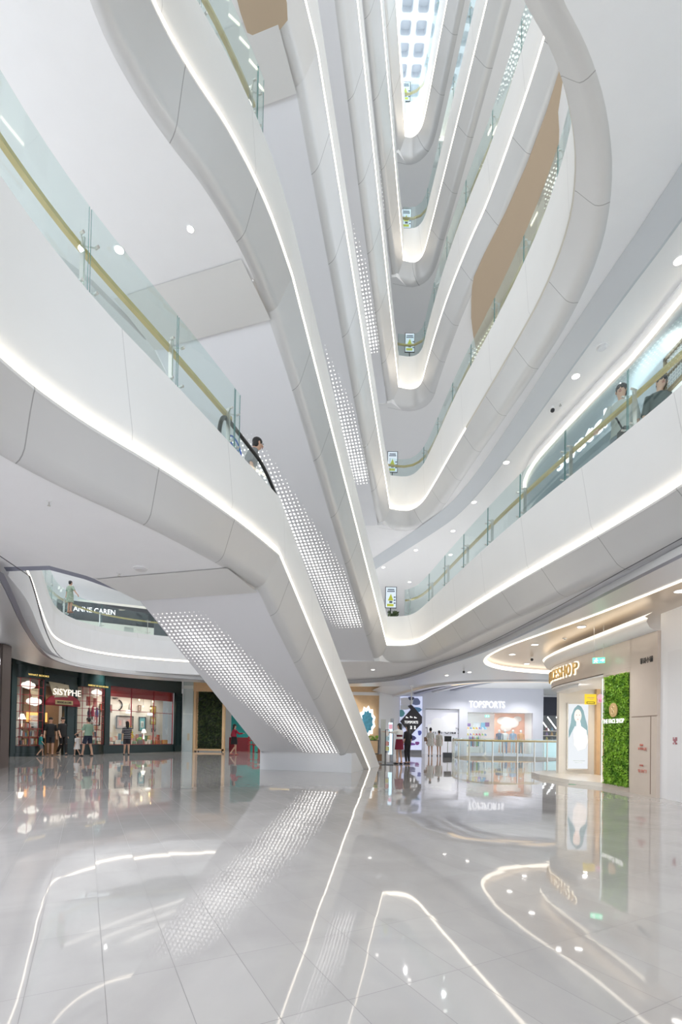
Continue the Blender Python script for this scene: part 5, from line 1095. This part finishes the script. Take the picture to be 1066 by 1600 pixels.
# standees at the far end of every level
def standee(x, y, zf, label, w_=.46, h=.86, z0=.72, rz=0.):
    t = thing('advertising_stand', label, 'advertising stand', (x, y, zf), rz)
    mb = MB(); mb.box((0, 0, z0+h/2), (w_, .03, h)); mb.build('frame', BLACK, t, local=True)
    mb = MB(); mb.box((0, -.018, z0+h/2), (w_-.05, .004, h-.05)); mb.build('poster', pm('pale_blue_poster', (.68, .76, .82), .4, emit=(.8, .9, 1), es=.25) if 'pale_blue_poster' not in bpy.data.materials else bpy.data.materials['pale_blue_poster'], t, local=True)
    mb = MB(); mb.add([(-.12, -.022, z0+.3), (.1, -.022, z0+.3), (0, -.022, z0+.58)], [(0, 1, 2)]); mb.box((-.02, -.022, z0+.12), (.26, .003, .1)); mb.build('yellow_print', cm((.72, .75, .08)), t, local=True)
    mb = MB(); mb.box((0, -.023, z0+h-.12), (.26, .003, .04)); mb.box((0, -.023, z0+h-.19), (.3, .003, .04)); mb.box((0, -.025, z0+.24), (.12, .003, .08))
    for q in (.2, .32, .44): mb.box((.15, -.024, z0+q), (.07, .003, .05))
    mb.build('dark_print', cm((.12, .15, .2)), t, local=True)
    mb = MB(); mb.cyl((0, .02, 0), (0, .02, z0), .02, 8); mb.cyl((0, 0, 0), (0, 0, .02), .18, 14); mb.build('stand', BLACK, t, local=True)
standee(1.90, 19.2, 5.4, 'advertising stand with yellow print beside plants at the end of the second level', z0=.85)
standee(1.98, 20.2, 10.7, 'advertising stand behind the railing at the end of the third level', z0=1.55, h=.9, w_=.44)
standee(2.62, 20.1, 15.95, 'advertising stand behind the railing at the end of the fourth level', z0=1.35, h=.82, w_=.42)
standee(2.42, 20.3, 21.2, 'advertising stand behind the railing at the end of the fifth level', z0=1.6, h=.85, w_=.44)
standee(2.28, 20.1, 26.45, 'advertising stand behind the railing at the end of the sixth level', z0=1.6, h=.85, w_=.42)
pp = thing('potted_plant', 'dark potted plant beneath the advertising stand on the second level', 'plant', (1.9, 18.6, 5.4))
mb = MB(); mb.loft([((1.95, 18.6, 5.4), .08, .08), ((1.95, 18.6, 5.72), .12, .12)], 12); mb.build('pot', BLACK, pp)
leaves('leaves', LEAF2, 1.75, 2.12, 5.72, 5.98, lambda a, b, c: Vector((a, 18.5+b, c)), 160, .06, pp, 9, .2)
# ================================================================== CEILING FITTINGS
def fitting(x, y, z, r, label, kind='downlight'):
    t = thing(kind, label, {'downlight': 'ceiling light', 'smoke_detector': 'smoke detector', 'sprinkler': 'sprinkler', 'security_camera': 'camera'}[kind], (x, y, z))
    if kind == 'downlight':
        mb = MB(); mb.cyl((0, 0, -.012), (0, 0, .0), r*1.25, 18); mb.build('trim_ring', WHITE2, t, local=True); mb = MB(); mb.cyl((0, 0, -.016), (0, 0, -.012), r, 16); mb.build('lens', LAMPM, t, local=True)
    elif kind == 'smoke_detector':
        mb = MB(); mb.cyl((0, 0, -.02), (0, 0, 0), r, 16); mb.build('base', WHITE2, t, local=True); mb = MB(); mb.cyl((0, 0, -.045), (0, 0, -.02), r*.7, 16, r*.95); mb.build('sensor_head', SILV, t, local=True)
    elif kind == 'sprinkler':
        mb = MB(); mb.cyl((0, 0, -.01), (0, 0, 0), r, 12); mb.build('rose', WHITE2, t, local=True); mb = MB(); mb.cyl((0, 0, -.05), (0, 0, -.01), r*.25, 8); mb.cyl((0, 0, -.055), (0, 0, -.05), r*.6, 10); mb.build('nozzle', STEEL, t, local=True)
    else:
        mb = MB(); mb.cyl((0, 0, -.06), (0, 0, 0), r*.5, 10); mb.build('bracket', WHITE2, t, local=True); mb = MB(); mb.ball((0, 0, -.1), r*.8, 10, 8); mb.build('lens_dome', BLACK, t, local=True)
for i, (x, y) in enumerate(((5.3, 7.64), (4.86, 10.15), (4.5, 13.4), (4.23, 15.71), (4.06, 17.95), (2.97, 19.86), (1.81, 21.97), (4.5, 20.3), (3.3, 24.0), (2.4, 26.5), (5.4, 23))):
    fitting(x, y, 8.863, .075, ['downlight at the right picture edge above the walkway', 'downlight above the two people on the walkway', 'downlight above the glowing watch shop sign', 'downlight over the middle of the right walkway', 'downlight in front of the silver bulkhead bend', 'downlight beyond the bulkhead above the second level', 'downlight farthest left beside the bulkhead band', 'downlight right of the bend, above the shop side', 'rear downlight deep in the second level ceiling', 'rearmost downlight in the second level ceiling', 'downlight at the right rear of the second level ceiling'][i])
fitting(5.0, 9.37, 8.863, .11, 'round smoke detector on the second level walkway ceiling', 'smoke_detector'); fitting(4.78, 11.09, 8.863, .06, 'small black dome camera on the walkway ceiling', 'security_camera'); fitting(4.92, 11.0, 8.863, .05, 'sprinkler beside the dome camera', 'sprinkler')
fitting(-2.54, 7.6, 9.198, .05, 'downlight under the third level on the left'); fitting(-3.84, 7.95, 9.198, .07, 'bright downlight under the third level seen through the glass')
fitting(-3.55, 5.76, 3.898, .03, 'sprinkler under the second level on the left', 'sprinkler'); fitting(-3.4, 8.05, 3.898, .12, 'smoke detector under the second level on the left', 'smoke_detector'); fitting(-3.9, 8.35, 3.898, .04, 'sprinkler near the head of the ground escalator', 'sprinkler')
for i, (x, y) in enumerate(((6.1, 8.7), (5.75, 11.6), (5.55, 13.9), (5.5, 15.6), (6.7, 17.5))):
    fitting(x, y, 3.868, .09, 'downlight in the champagne ceiling, '+['nearest', 'second', 'third', 'fourth', 'farthest'][i]+' of five')
for i, (x, y, z) in enumerate(((1.28, 19.97, 3.898), (5.0, 18.9, 3.718), (4.35, 20.0, 3.718), (-3.5, 22.5, 3.898), (-11.9, 22.9, 4.318), (-12.8, 21.0, 4.318))):
    fitting(x, y, z, .07, ['downlight behind the escalator under the second level', 'downlight in the metal ceiling left of the champagne recess', 'downlight in the metal ceiling over the shoppers', 'downlight left behind the escalator', 'downlight above the bookshop entrance', 'downlight over the left round bay'][i])
fitting(4.6, 18.2, 3.718, .06, 'black dome camera on the metal ceiling before the sports shop', 'security_camera'); fitting(6.3, 16.0, 3.868, .06, 'black dome camera at the corner of the champagne ceiling', 'security_camera'); fitting(6.0, 13.0, 3.868, .06, 'sprinkler in the champagne ceiling', 'sprinkler')
mb = MB(); mb.cyl((3.55, 24.5, 2.75), (3.55, 24.5, 3.73), .03, 10); mb.cyl((3.55, 24.5, 3.68), (3.55, 24.5, 3.73), .09, 12); tag(mb.build('hanging_rod', WHITE2), 'white hanging rod below the ceiling near the sports shop poster', 'rod')
# ================================================================== PEOPLE
def skin_mesh(name, verts, edges, radii, root=0, sub=1):
    me = bpy.data.meshes.new(name); me.from_pydata(verts, edges, []); o = bpy.data.objects.new(name, me); COL.objects.link(o)
    md = o.modifiers.new('skin', 'SKIN')
    for i, r in enumerate(radii):
        sv = me.skin_vertices[0].data[i]; sv.radius = (r, r) if isinstance(r, (int, float)) else r; sv.use_root = (i == root)
    s = o.modifiers.new('sub', 'SUBSURF'); s.levels = sub; s.render_levels = sub
    bpy.context.view_layer.update()
    m2 = bpy.data.meshes.new_from_object(o.evaluated_get(bpy.context.evaluated_depsgraph_get())); m2.name = name
    COL.objects.unlink(o); bpy.data.objects.remove(o); bpy.data.meshes.remove(me)
    return m2
def person(label, x, y, z, face, h, P, clothes, hair='short', skin=SKIN, group=None, hand_items=()):
    """face = heading in degrees (0 looks along +Y); P = pose in metres for a 1.70 m body, x right, y forward"""
    k = h/1.70; t = thing('person', label, 'person', (x, y, z), R(-face), group=group)
    V = []; E = []; Rr = []
    def v(p, r, par=None):
        V.append(Vector(p)*k); Rr.append(tuple(q*k for q in r) if isinstance(r, tuple) else r*k)
        if par is not None: E.append((par, len(V)-1))
        return len(V)-1
    lean = P.get('lean', 0.); w_ = P.get('w', 1.)
    pel = v((0, 0, .95), (.135*w_, .105*w_)); sp_ = v((0, lean*.35, 1.12), (.118*w_, .09*w_), pel); ch = v((0, lean*.8, 1.30), (.145*w_, .10*w_), sp_)
    nk = v((0, lean*1.0, 1.43), .06, ch); n2 = v((0, lean*1.1+.005, 1.49), .048, nk)
    hy = lean*1.2+P.get('head_fwd', .02); hx = P.get('head_x', 0)
    hd = v((hx*.5, hy, 1.555), (.072, .085), n2); h2 = v((hx, hy, 1.62), (.076, .092), hd); h3 = v((hx, hy-.005, 1.68), (.045, .055), h2)
    for s, nm in ((-1, 'L'), (1, 'R')):
        sh = v((s*.165, lean*.95, 1.385), .052*w_, ch)
        el, wr = P.get('arm'+nm, ((s*.22, -.02, 1.10), (s*.23, .06, .86)))
        e_ = v(el, .037, sh); q_ = v(wr, .025, e_)
        d = (Vector(wr)-Vector(el)).normalized(); side = d.cross(Vector((0, 1, 0))) if abs(d.y) < .8 else d.cross(Vector((0, 0, 1))); side.normalize(); bend = d.cross(side).normalized()
        pc = Vector(wr)+d*.06; pa = v(pc, (.030, .018), q_)
        for i, (off, ln) in enumerate(((-.028, .062), (-.010, .072), (.010, .068), (.027, .052))):
            b = pc+side*off+d*.03; f1 = v(b, .009, pa); f2 = v(b+d*ln*.55+bend*.008, .0085, f1); v(b+d*ln*.95+bend*.026, .007, f2)
        th = v(Vector(wr)+d*.03+side*.034, .010, q_); v(Vector(wr)+d*.065+side*.05+bend*.015, .008, th)
        hp_ = v((s*.085, 0, .90), (.085*w_, .085*w_), pel)
        kn, an = P.get('leg'+nm, ((s*.09, .02, .50), (s*.09, -.02, .085)))
        k_ = v(kn, .056*w_, hp_); cf_ = v((Vector(kn)*.6+Vector(an)*.4)+Vector((0, -.012, 0)), .05*w_, k_); a_ = v(an, .034, cf_)
        v((an[0], an[1]-.045, an[2]-.05), .030, a_); f_ = v((an[0]+s*.01, an[1]+.09, an[2]-.058), (.036, .024), a_); v((an[0]+s*.015, an[1]+.155, an[2]-.063), (.030, .016), f_)
    me = skin_mesh('body', V, E, Rr, 0, 1); me.materials.append(skin)
    me.polygons.foreach_set('use_smooth', [True]*len(me.polygons))
    b = bpy.data.objects.new('body', me); COL.objects.link(b); b.parent = t; MW[b] = MW[t].copy()
    def K(p): return Vector(p)*k
    # face
    mb = MB()
    for s in (-1, 1): mb.ball(K((hx+s*.03, hy+.088, 1.625)), .010*k, 8, 6)
    mb.build('eyes', BLACK, b, local=True)
    mb = MB(); mb.loft([(K((hx, hy+.088, 1.585)), .016*k, .022*k), (K((hx, hy+.086, 1.61)), .010*k, .014*k), (K((hx, hy+.082, 1.63)), .006*k, .008*k)], 8); mb.build('nose', skin, b, local=True, smooth=60)
    mb = MB(); mb.box(K((hx, hy+.086, 1.56)), (.04*k, .01*k, .009*k)); mb.build('mouth', cm((.45, .16, .14)), b, local=True)
    mb = MB()
    for s in (-1, 1): mb.ball(K((hx+s*.078, hy-.005, 1.61)), (.012*k, .02*k, .032*k), 8, 6)
    mb.build('ears', skin, b, local=True, smooth=60)
    # hair
    mb = MB(); mb.ball(K((hx, hy-.018, 1.655)), (.088*k, .10*k, .082*k), 16, 10)
    mb.ball(K((hx, hy-.05, 1.60)), (.08*k, .065*k, .08*k), 12, 8)
    if hair == 'long': mb.loft([(K((hx, hy-.06, 1.64)), .085*k, .05*k), (K((hx, hy-.075, 1.5)), .085*k, .045*k), (K((0, hy-.10, 1.36)), .08*k, .035*k), (K((0, hy-.11, 1.24)), .045*k, .02*k)], 12)
    if hair == 'bun': mb.ball(K((hx, hy-.10, 1.72)), .045*k, 10, 8)
    if hair == 'cap': mb.ball(K((hx, hy, 1.67)), (.092*k, .105*k, .075*k), 14, 8)
    mb.build('hair', HAIR, t, local=True, smooth=60)
    # clothes
    def arm_pts(nm): s = -1 if nm == 'L' else 1; el, wr = P.get('arm'+nm, ((s*.22, -.02, 1.10), (s*.23, .06, .86))); return Vector((s*.155, lean*.95, 1.395)), Vector(el), Vector(wr)
    def leg_pts(nm): s = -1 if nm == 'L' else 1; kn, an = P.get('leg'+nm, ((s*.09, .02, .50), (s*.09, -.02, .085))); return Vector((s*.085, 0, .93)), Vector(kn), Vector(an)
    for c in clothes:
        kind, mat = c[0], c[1]; mb = MB()
        if kind in ('shirt', 'dress', 'vest'):
            bot = c[2]; fl = c[3] if len(c) > 3 else 0.
            rings = [(K((0, lean*1.0, 1.445)), .075*k, .07*k), (K((0, lean*.95, 1.425)), .15*k*w_, .095*k*w_), (K((0, lean*.9, 1.37)), .19*k*w_, .115*k*w_), (K((0, lean*.75, 1.27)), .172*k*w_, .128*k*w_), (K((0, lean*.35, 1.12)), .15*k*w_, .12*k*w_), (K((0, 0, 1.0)), (.165+fl*.2)*k*w_, (.135+fl*.2)*k*w_)]
            z_ = .9
            while z_ > bot+.02: rings.append((K((0, 0, z_)), (.178+fl*(1.1-z_))*k*w_, (.145+fl*(1.1-z_))*k*w_)); z_ -= .12
            rings.append((K((0, 0, bot)), (.18+fl*(1.12-bot))*k*w_, (.147+fl*(1.12-bot))*k*w_))
            mb.loft(rings[::-1], 18, cap=True)
            if kind != 'vest':
                for nm in 'LR':
                    a, e, w2 = arm_pts(nm); full = len(c) > 4 and c[4]
                    mb.cyl(K(a), K(e), .068*k*w_, 10, .056*k*w_)
                    if full: mb.cyl(K(e), K(w2), .054*k, 10, .038*k)
            mb.build('shirt' if kind == 'shirt' else 'dress', mat, t, local=True, smooth=60)
        elif kind in ('trousers', 'shorts'):
            mb.loft([(K((0, 0, .82)), .17*k*w_, .13*k*w_), (K((0, 0, .92)), .165*k*w_, .135*k*w_), (K((0, 0, 1.02)), .15*k*w_, .12*k*w_)], 16)
            for nm in 'LR':
                a, kn, an = leg_pts(nm)
                if kind == 'shorts': mb.cyl(K(a), K(a.lerp(kn, .85)), .095*k*w_, 12, .085*k*w_)
                else: mb.cyl(K(a), K(kn), .095*k*w_, 12, .07*k*w_); mb.cyl(K(kn), K(an+Vector((0, 0, .02))), .07*k*w_, 12, .05*k*w_)
            mb.build(kind, mat, t, local=True, smooth=60)
        elif kind == 'shoes':
            for nm in 'LR':
                s = -1 if nm == 'L' else 1; a, kn, an = leg_pts(nm)
                mb = MB(); mb.ball(K((an.x+s*.01, an.y+.05, an.z-.05)), (.048*k, .125*k, .036*k), 12, 8); mb.build('shoe', mat, t, local=True, smooth=60)
    return t
def stripes(name, a, b, n):
    m, nt, bs_ = new_mat(name); tc = nt.nodes.new('ShaderNodeTexCoord'); sp = nt.nodes.new('ShaderNodeSeparateXYZ'); nt.links.new(tc.outputs['Object'], sp.inputs[0])
    f = math_node(nt, 'LESS_THAN', math_node(nt, 'FRACT', math_node(nt, 'MULTIPLY', sp.outputs[2], n)), .22); mx = nt.nodes.new('ShaderNodeMix'); mx.data_type = 'RGBA'
    mx.inputs['A'].default_value = (*a, 1); mx.inputs['B'].default_value = (*b, 1); nt.links.new(f, mx.inputs['Factor']); nt.links.new(mx.outputs['Result'], bs_.inputs['Base Color']); bs_.inputs['Roughness'].default_value = .8; return m
def print_mat(name, a, b, sc):
    m, nt, bs_ = new_mat(name); tc = nt.nodes.new('ShaderNodeTexCoord'); v = nt.nodes.new('ShaderNodeTexVoronoi'); v.inputs['Scale'].default_value = sc; nt.links.new(tc.outputs['Object'], v.inputs['Vector'])
    f = math_node(nt, 'LESS_THAN', v.outputs['Distance'], .33); mx = nt.nodes.new('ShaderNodeMix'); mx.data_type = 'RGBA'
    mx.inputs['A'].default_value = (*a, 1); mx.inputs['B'].default_value = (*b, 1); nt.links.new(f, mx.inputs['Factor']); nt.links.new(mx.outputs['Result'], bs_.inputs['Base Color']); bs_.inputs['Roughness'].default_value = .8; return m
FAB = lambda n, c: pm(n, c, .8)
WALK = dict(legL=((-.09, .12, .51), (-.09, .14, .085)), legR=((.09, .06, .50), (.09, -.22, .12)), armL=((-.22, -.08, 1.12), (-.24, -.02, .88)), armR=((.22, .06, 1.12), (.23, .2, .92)))
# woman in the dark red dress pointing at the kiosk, companion behind her
w1 = person('woman in a dark red pinafore dress over a white blouse reaching towards the kiosk', 2.42, 19.95, 0, -50, 1.66, dict(armL=((-.30, .22, 1.33), (-.36, .50, 1.36)), armR=((.22, .04, 1.10), (.14, .16, .92)), legL=((-.09, .05, .5), (-.12, .02, .085)), legR=((.09, .0, .5), (.10, -.06, .085)), w=.92), [('shirt', FAB('white_blouse', (.85, .84, .80)), 1.16), ('vest', FAB('wine_red_cloth', (.20, .008, .03)), .62, .12), ('shoes', BLACK)], 'long')
mb = MB(); mb.loft([(Vector((0, 0, 1.21)), .185, .15), (Vector((0, 0, 1.30)), .195, .145), (Vector((0, 0, 1.40)), .18, .12), (Vector((0, 0, 1.44)), .08, .075)], 16); mb.build('white_collar', FAB('white_yoke', (.86, .85, .82)), w1, local=True, smooth=60)
person('person in black half hidden behind the woman in the dark red dress', 2.80, 20.25, 0, -40, 1.62, dict(w=.95), [('shirt', FAB('black_cloth', (.02, .02, .022)), .9), ('trousers', FAB('black_trousers', (.02, .02, .025))), ('shoes', BLACK)], 'long')
person('woman in a pale grey dress, left of the pair facing the sports shop', 5.42, 29.2, 0, 5, 1.66, dict(), [('dress', print_mat('pale_print', (.62, .60, .56), (.40, .40, .38), 18), .62, .10), ('shoes', BLACK)], 'bun')
mb = MB(); mb.box((5.15, 29.3, 1.0), (.12, .22, .26), rz=.2); mb.tube([(5.15, 29.3, 1.12), (5.3, 29.25, 1.42)], .012, 6); tag(mb.build('shoulder_bag', pm('brown_leather', (.20, .12, .08), .5)), 'brown shoulder bag on the left woman before the sports shop', 'bag')
person('woman in a beige print dress, right of the pair facing the sports shop', 5.98, 29.4, 0, -5, 1.52, dict(), [('dress', print_mat('beige_print', (.58, .54, .48), (.72, .68, .62), 16), .66, .08), ('shoes', DGREY)], 'short')
# left hall
person('man in black standing left in the bookshop doorway', -13.25, 22.05, 0, 150, 1.72, dict(WALK, head_fwd=.05), [('shirt', FAB('black_tee', (.018, .018, .02)), .9), ('shorts', FAB('black_shorts', (.02, .02, .025))), ('shoes', BLACK)])
person('man in black walking right in the bookshop doorway', -13.1, 22.75, 0, 120, 1.76, dict(WALK), [('shirt', FAB('black_tee2', (.02, .02, .022)), .88), ('trousers', FAB('black_cloth2', (.02, .02, .022))), ('shoes', DGREY)])
person('child in a teal shirt at the left of the bookshop doorway', -13.25, 21.35, 0, 60, 1.02, dict(WALK), [('shirt', FAB('teal_shirt', (.03, .28, .28)), .85), ('shorts', FAB('grey_shorts', (.2, .2, .22))), ('shoes', DGREY)])
person('man in a pale green shirt and dark shorts holding a child by the hand', -11.55, 22.1, 0, -70, 1.74, dict(armL=((-.24, .10, 1.15), (-.28, .34, 1.02)), legL=((-.1, .15, .51), (-.12, .2, .085)), legR=((.1, -.02, .5), (.1, -.14, .09)), w=1.05), [('shirt', FAB('pale_green_shirt', (.28, .42, .32)), .92), ('shorts', FAB('navy_shorts', (.02, .03, .06))), ('shoes', BLACK)])
person('small child in white walking beside the man in green', -12.0, 22.0, 0, -70, .98, dict(WALK, armR=((.22, .05, 1.25), (.25, .12, 1.45))), [('dress', FAB('white_child_dress', (.75, .73, .72)), .55, .12), ('shoes', DGREY)], 'bun')
person('woman in a striped black top looking into the bookshop window', -10.62, 24.0, 0, -35, 1.64, dict(armR=((.2, .12, 1.15), (.12, .26, 1.38)), legL=((-.08, .08, .5), (-.1, .1, .085))), [('shirt', stripes('striped_jersey', (.02, .02, .03), (.6, .6, .62), 12), .86, .03), ('shorts', FAB('dark_shorts', (.04, .04, .05))), ('shoes', BLACK)], 'long')
person('woman in a red blouse and black skirt walking by the cafe', -5.65, 25.6, 0, 60, 1.62, dict(WALK, armR=((.2, .2, 1.2), (.16, .42, 1.22))), [('shirt', FAB('red_blouse', (.35, .02, .05)), .96, .0, True), ('vest', FAB('black_skirt', (.015, .015, .018)), .62, .06), ('shoes', cm((.5, .1, .1)))], 'long') if False else None
wr = person('woman in a red blouse and black skirt walking by the cafe', -5.65, 25.6, 0, 60, 1.62, dict(WALK, armR=((.2, .2, 1.2), (.16, .42, 1.22))), [('shirt', FAB('red_blouse', (.35, .02, .05)), .96, .0, True), ('shoes', cm((.5, .1, .1)))], 'long')
mb = MB(); mb.loft([(Vector((0, 0, .58)), .22, .18), (Vector((0, 0, .8)), .20, .165), (Vector((0, 0, .98)), .165, .14)], 16); mb.build('skirt', FAB('black_skirt', (.015, .015, .018)), wr, local=True, smooth=60)
# second level
person('person in a grey-green patterned dress leaning on the railing of the side void', -9.85, 17.35, 5.4, 20, 1.14, dict(armL=((-.3, .05, 1.2), (-.42, .12, 1.02)), armR=((.3, .0, 1.18), (.42, .08, .98))), [('dress', print_mat('sage_print', (.30, .38, .30), (.45, .50, .42), 14), .55, .05), ('shoes', cm((.3, .15, .1)))])
person('man in a pale grey shirt with a cross-body bag at the right walkway railing', 4.70, 8.15, 5.4, -140, 1.74, dict(armR=((.26, .1, 1.15), (.3, .28, .98)), lean=.06), [('shirt', FAB('pale_grey_shirt', (.50, .52, .50)), .88), ('shorts', FAB('grey_blue_shorts', (.22, .25, .28))), ('shoes', DGREY)])
mb = MB(); mb.tube([(4.62, 8.35, 6.82), (4.55, 8.05, 6.55), (4.58, 7.9, 6.25)], .014, 6); mb.box((4.56, 7.88, 6.15), (.08, .2, .22)); tag(mb.build('cross_body_bag', BLACK), 'black bag worn by the man at the right walkway railing', 'bag')
person('man in a dark grey T-shirt beside the man with the bag on the right walkway', 5.05, 7.72, 5.4, -160, 1.60, dict(head_x=-.03), [('shirt', FAB('dark_grey_tee', (.07, .09, .09)), .88), ('trousers', FAB('dark_trousers', (.04, .04, .05))), ('shoes', BLACK)])
person('man in a grey shirt with a shoulder strap riding the escalator, head bowed', -1.90, 9.35, 5.2, 60, 1.74, dict(lean=.08, head_fwd=.09, head_x=.02), [('shirt', FAB('grey_shirt', (.22, .23, .24)), .88), ('trousers', FAB('olive_trousers', (.20, .20, .12))), ('shoes', BLACK)])
EXPO = 0.62
# ================================================================== light and camera
w = bpy.data.worlds.new('World'); SC.world = w; w.use_nodes = True
bg = w.node_tree.nodes['Background']; bg.inputs[0].default_value = (.86, .93, 1., 1); bg.inputs[1].default_value = 1.35
def area(name, loc, size, power, col=(1, .97, .92), rot=(0, 0, 0), sy=None, spread=None):
    l = bpy.data.lights.new(name, 'AREA'); l.energy = power; l.color = col; l.size = size
    if sy: l.shape = 'RECTANGLE'; l.size_y = sy
    if spread: l.spread = spread
    o = bpy.data.objects.new(name, l); COL.objects.link(o); o.location = loc; o.rotation_euler = rot; return o
def spot(x, y, z, p, ang=140, col=(1, .985, .97), name='downlight_and_fill_lamp', r=.06):  # besides downlights, also used for added unseen lamps that fill by bounce
    l = bpy.data.lights.new(name, 'SPOT'); l.energy = p*.5; l.color = col; l.spot_size = R(ang); l.spot_blend = .8; l.shadow_soft_size = r
    o = bpy.data.objects.new(name, l); COL.objects.link(o); o.location = (x, y, z); return o
for x, y in ((-4.5, 1), (-7.5, 4), (-8, 8), (-4.3, 5.5), (-4.6, 3), (-7, 0)): spot(x, y, 3.66, 370, col=(.90, .93, 1))  # unseen lamps added so the bright floor bounces onto the soffits
for x, y in ((5.3, 3), (5.3, 7.5), (5.0, 11), (4.6, 19), (1.2, 20.5), (-3, 22.8), (7.5, 18.2)): spot(x, y, 3.60, 120)
spot(4.6, 11.2, 3.5, 120, 100)  # lamp added in front of the moss panel to brighten it
for x, y in ((-12.6, 20), (-11.5, 24), (-7.5, 27), (-4, 28.5), (1, 28), (4, 30), (8, 31), (12, 31), (0, 32), (9, 26), (14, 26)): spot(x, y, 4.28, 330)
for x, y in ((5.4, 1), (5.3, 5), (5.0, 9), (5.2, 12.4), (4.6, 16), (4.2, 19), (2.9, 20.5), (0, 23), (6, 26), (-3, 24)): spot(x, y, 8.8, 240)
for x, y in ((-6, 0), (-5, 3.5), (-6, 6.5), (-12, 9), (-12, 16), (-11, 23), (-5, 26)): spot(x, y, 9.1, 300)
for k in (4, 5, 6, 7):  # unseen lamps added on every upper level for bounced fill
    z = ZS[k]-.7 if k < 7 else 31.8
    for x, y in ((-6, 2), (-4, 6), (-6, 12), (-5, 20), (6, 2), (6, 7), (6.2, 12))+(((5.5, 17), (2.5, 23), (0, 26)) if k == 4 else ((0, 27),)): spot(x, y, z, 190 if k < 7 else 60)
spot(-7.5, 15.5, 14.3, 1500, 85, (.93, .95, 1)); spot(-6, 19.5, 14.3, 1100, 85, (.93, .95, 1)); spot(-5.2, 11.8, 14.3, 800, 80, (.93, .95, 1))  # strong unseen lamps added, floor bounce brightens the ground escalator soffit
for s, z, p in ((5.5, 3.4, 120), (7.0, 3.4, 120), (8.5, 3.4, 120), (.7, 3.3, 45), (3.72, 3.2, 45), (2.0, 3.1, 80)):
    c = S(s, -.55 if s > 4 else .1 if s != 2.0 else -.6, z); spot(c.x, c.y, z, p, 165, (1, .93, .82), 'display_lamp')
for x in (9.2, 10.4, 11.8): spot(x, 33.5, 2.75, 70, 165, (1, .98, .96), 'display_lamp')
spot(5.3, 11.2, 3.6, 60, 120); spot(6.9, 13.6, 2.65, 90, 160, name='display_lamp'); spot(7.9, 13.3, 2.65, 60, 160, (1, .93, .8), 'display_lamp')
cam = bpy.data.cameras.new('Camera'); co = bpy.data.objects.new('Camera', cam); COL.objects.link(co); SC.camera = co
cam.sensor_fit = 'AUTO'; cam.sensor_width = 36; cam.lens = 755*36/1600; cam.shift_y = (1138-800)/1600; cam.clip_end = 200; cam.clip_start = .05
co.matrix_world = Matrix.Translation((0, 0, 1.15)) @ Matrix.Rotation(R(90+.83), 4, 'X') @ Matrix.Rotation(R(.97), 4, 'Z')
SC.view_settings.view_transform = 'Standard'; SC.view_settings.look = 'None'; SC.view_settings.exposure = EXPO; SC.view_settings.gamma = 1
SC.view_settings.use_curve_mapping = False
SC.cycles.use_denoising = True; SC.cycles.max_bounces = 10; SC.cycles.diffuse_bounces = 5; SC.cycles.glossy_bounces = 4; SC.cycles.transparent_max_bounces = 24; SC.cycles.sample_clamp_indirect = 6
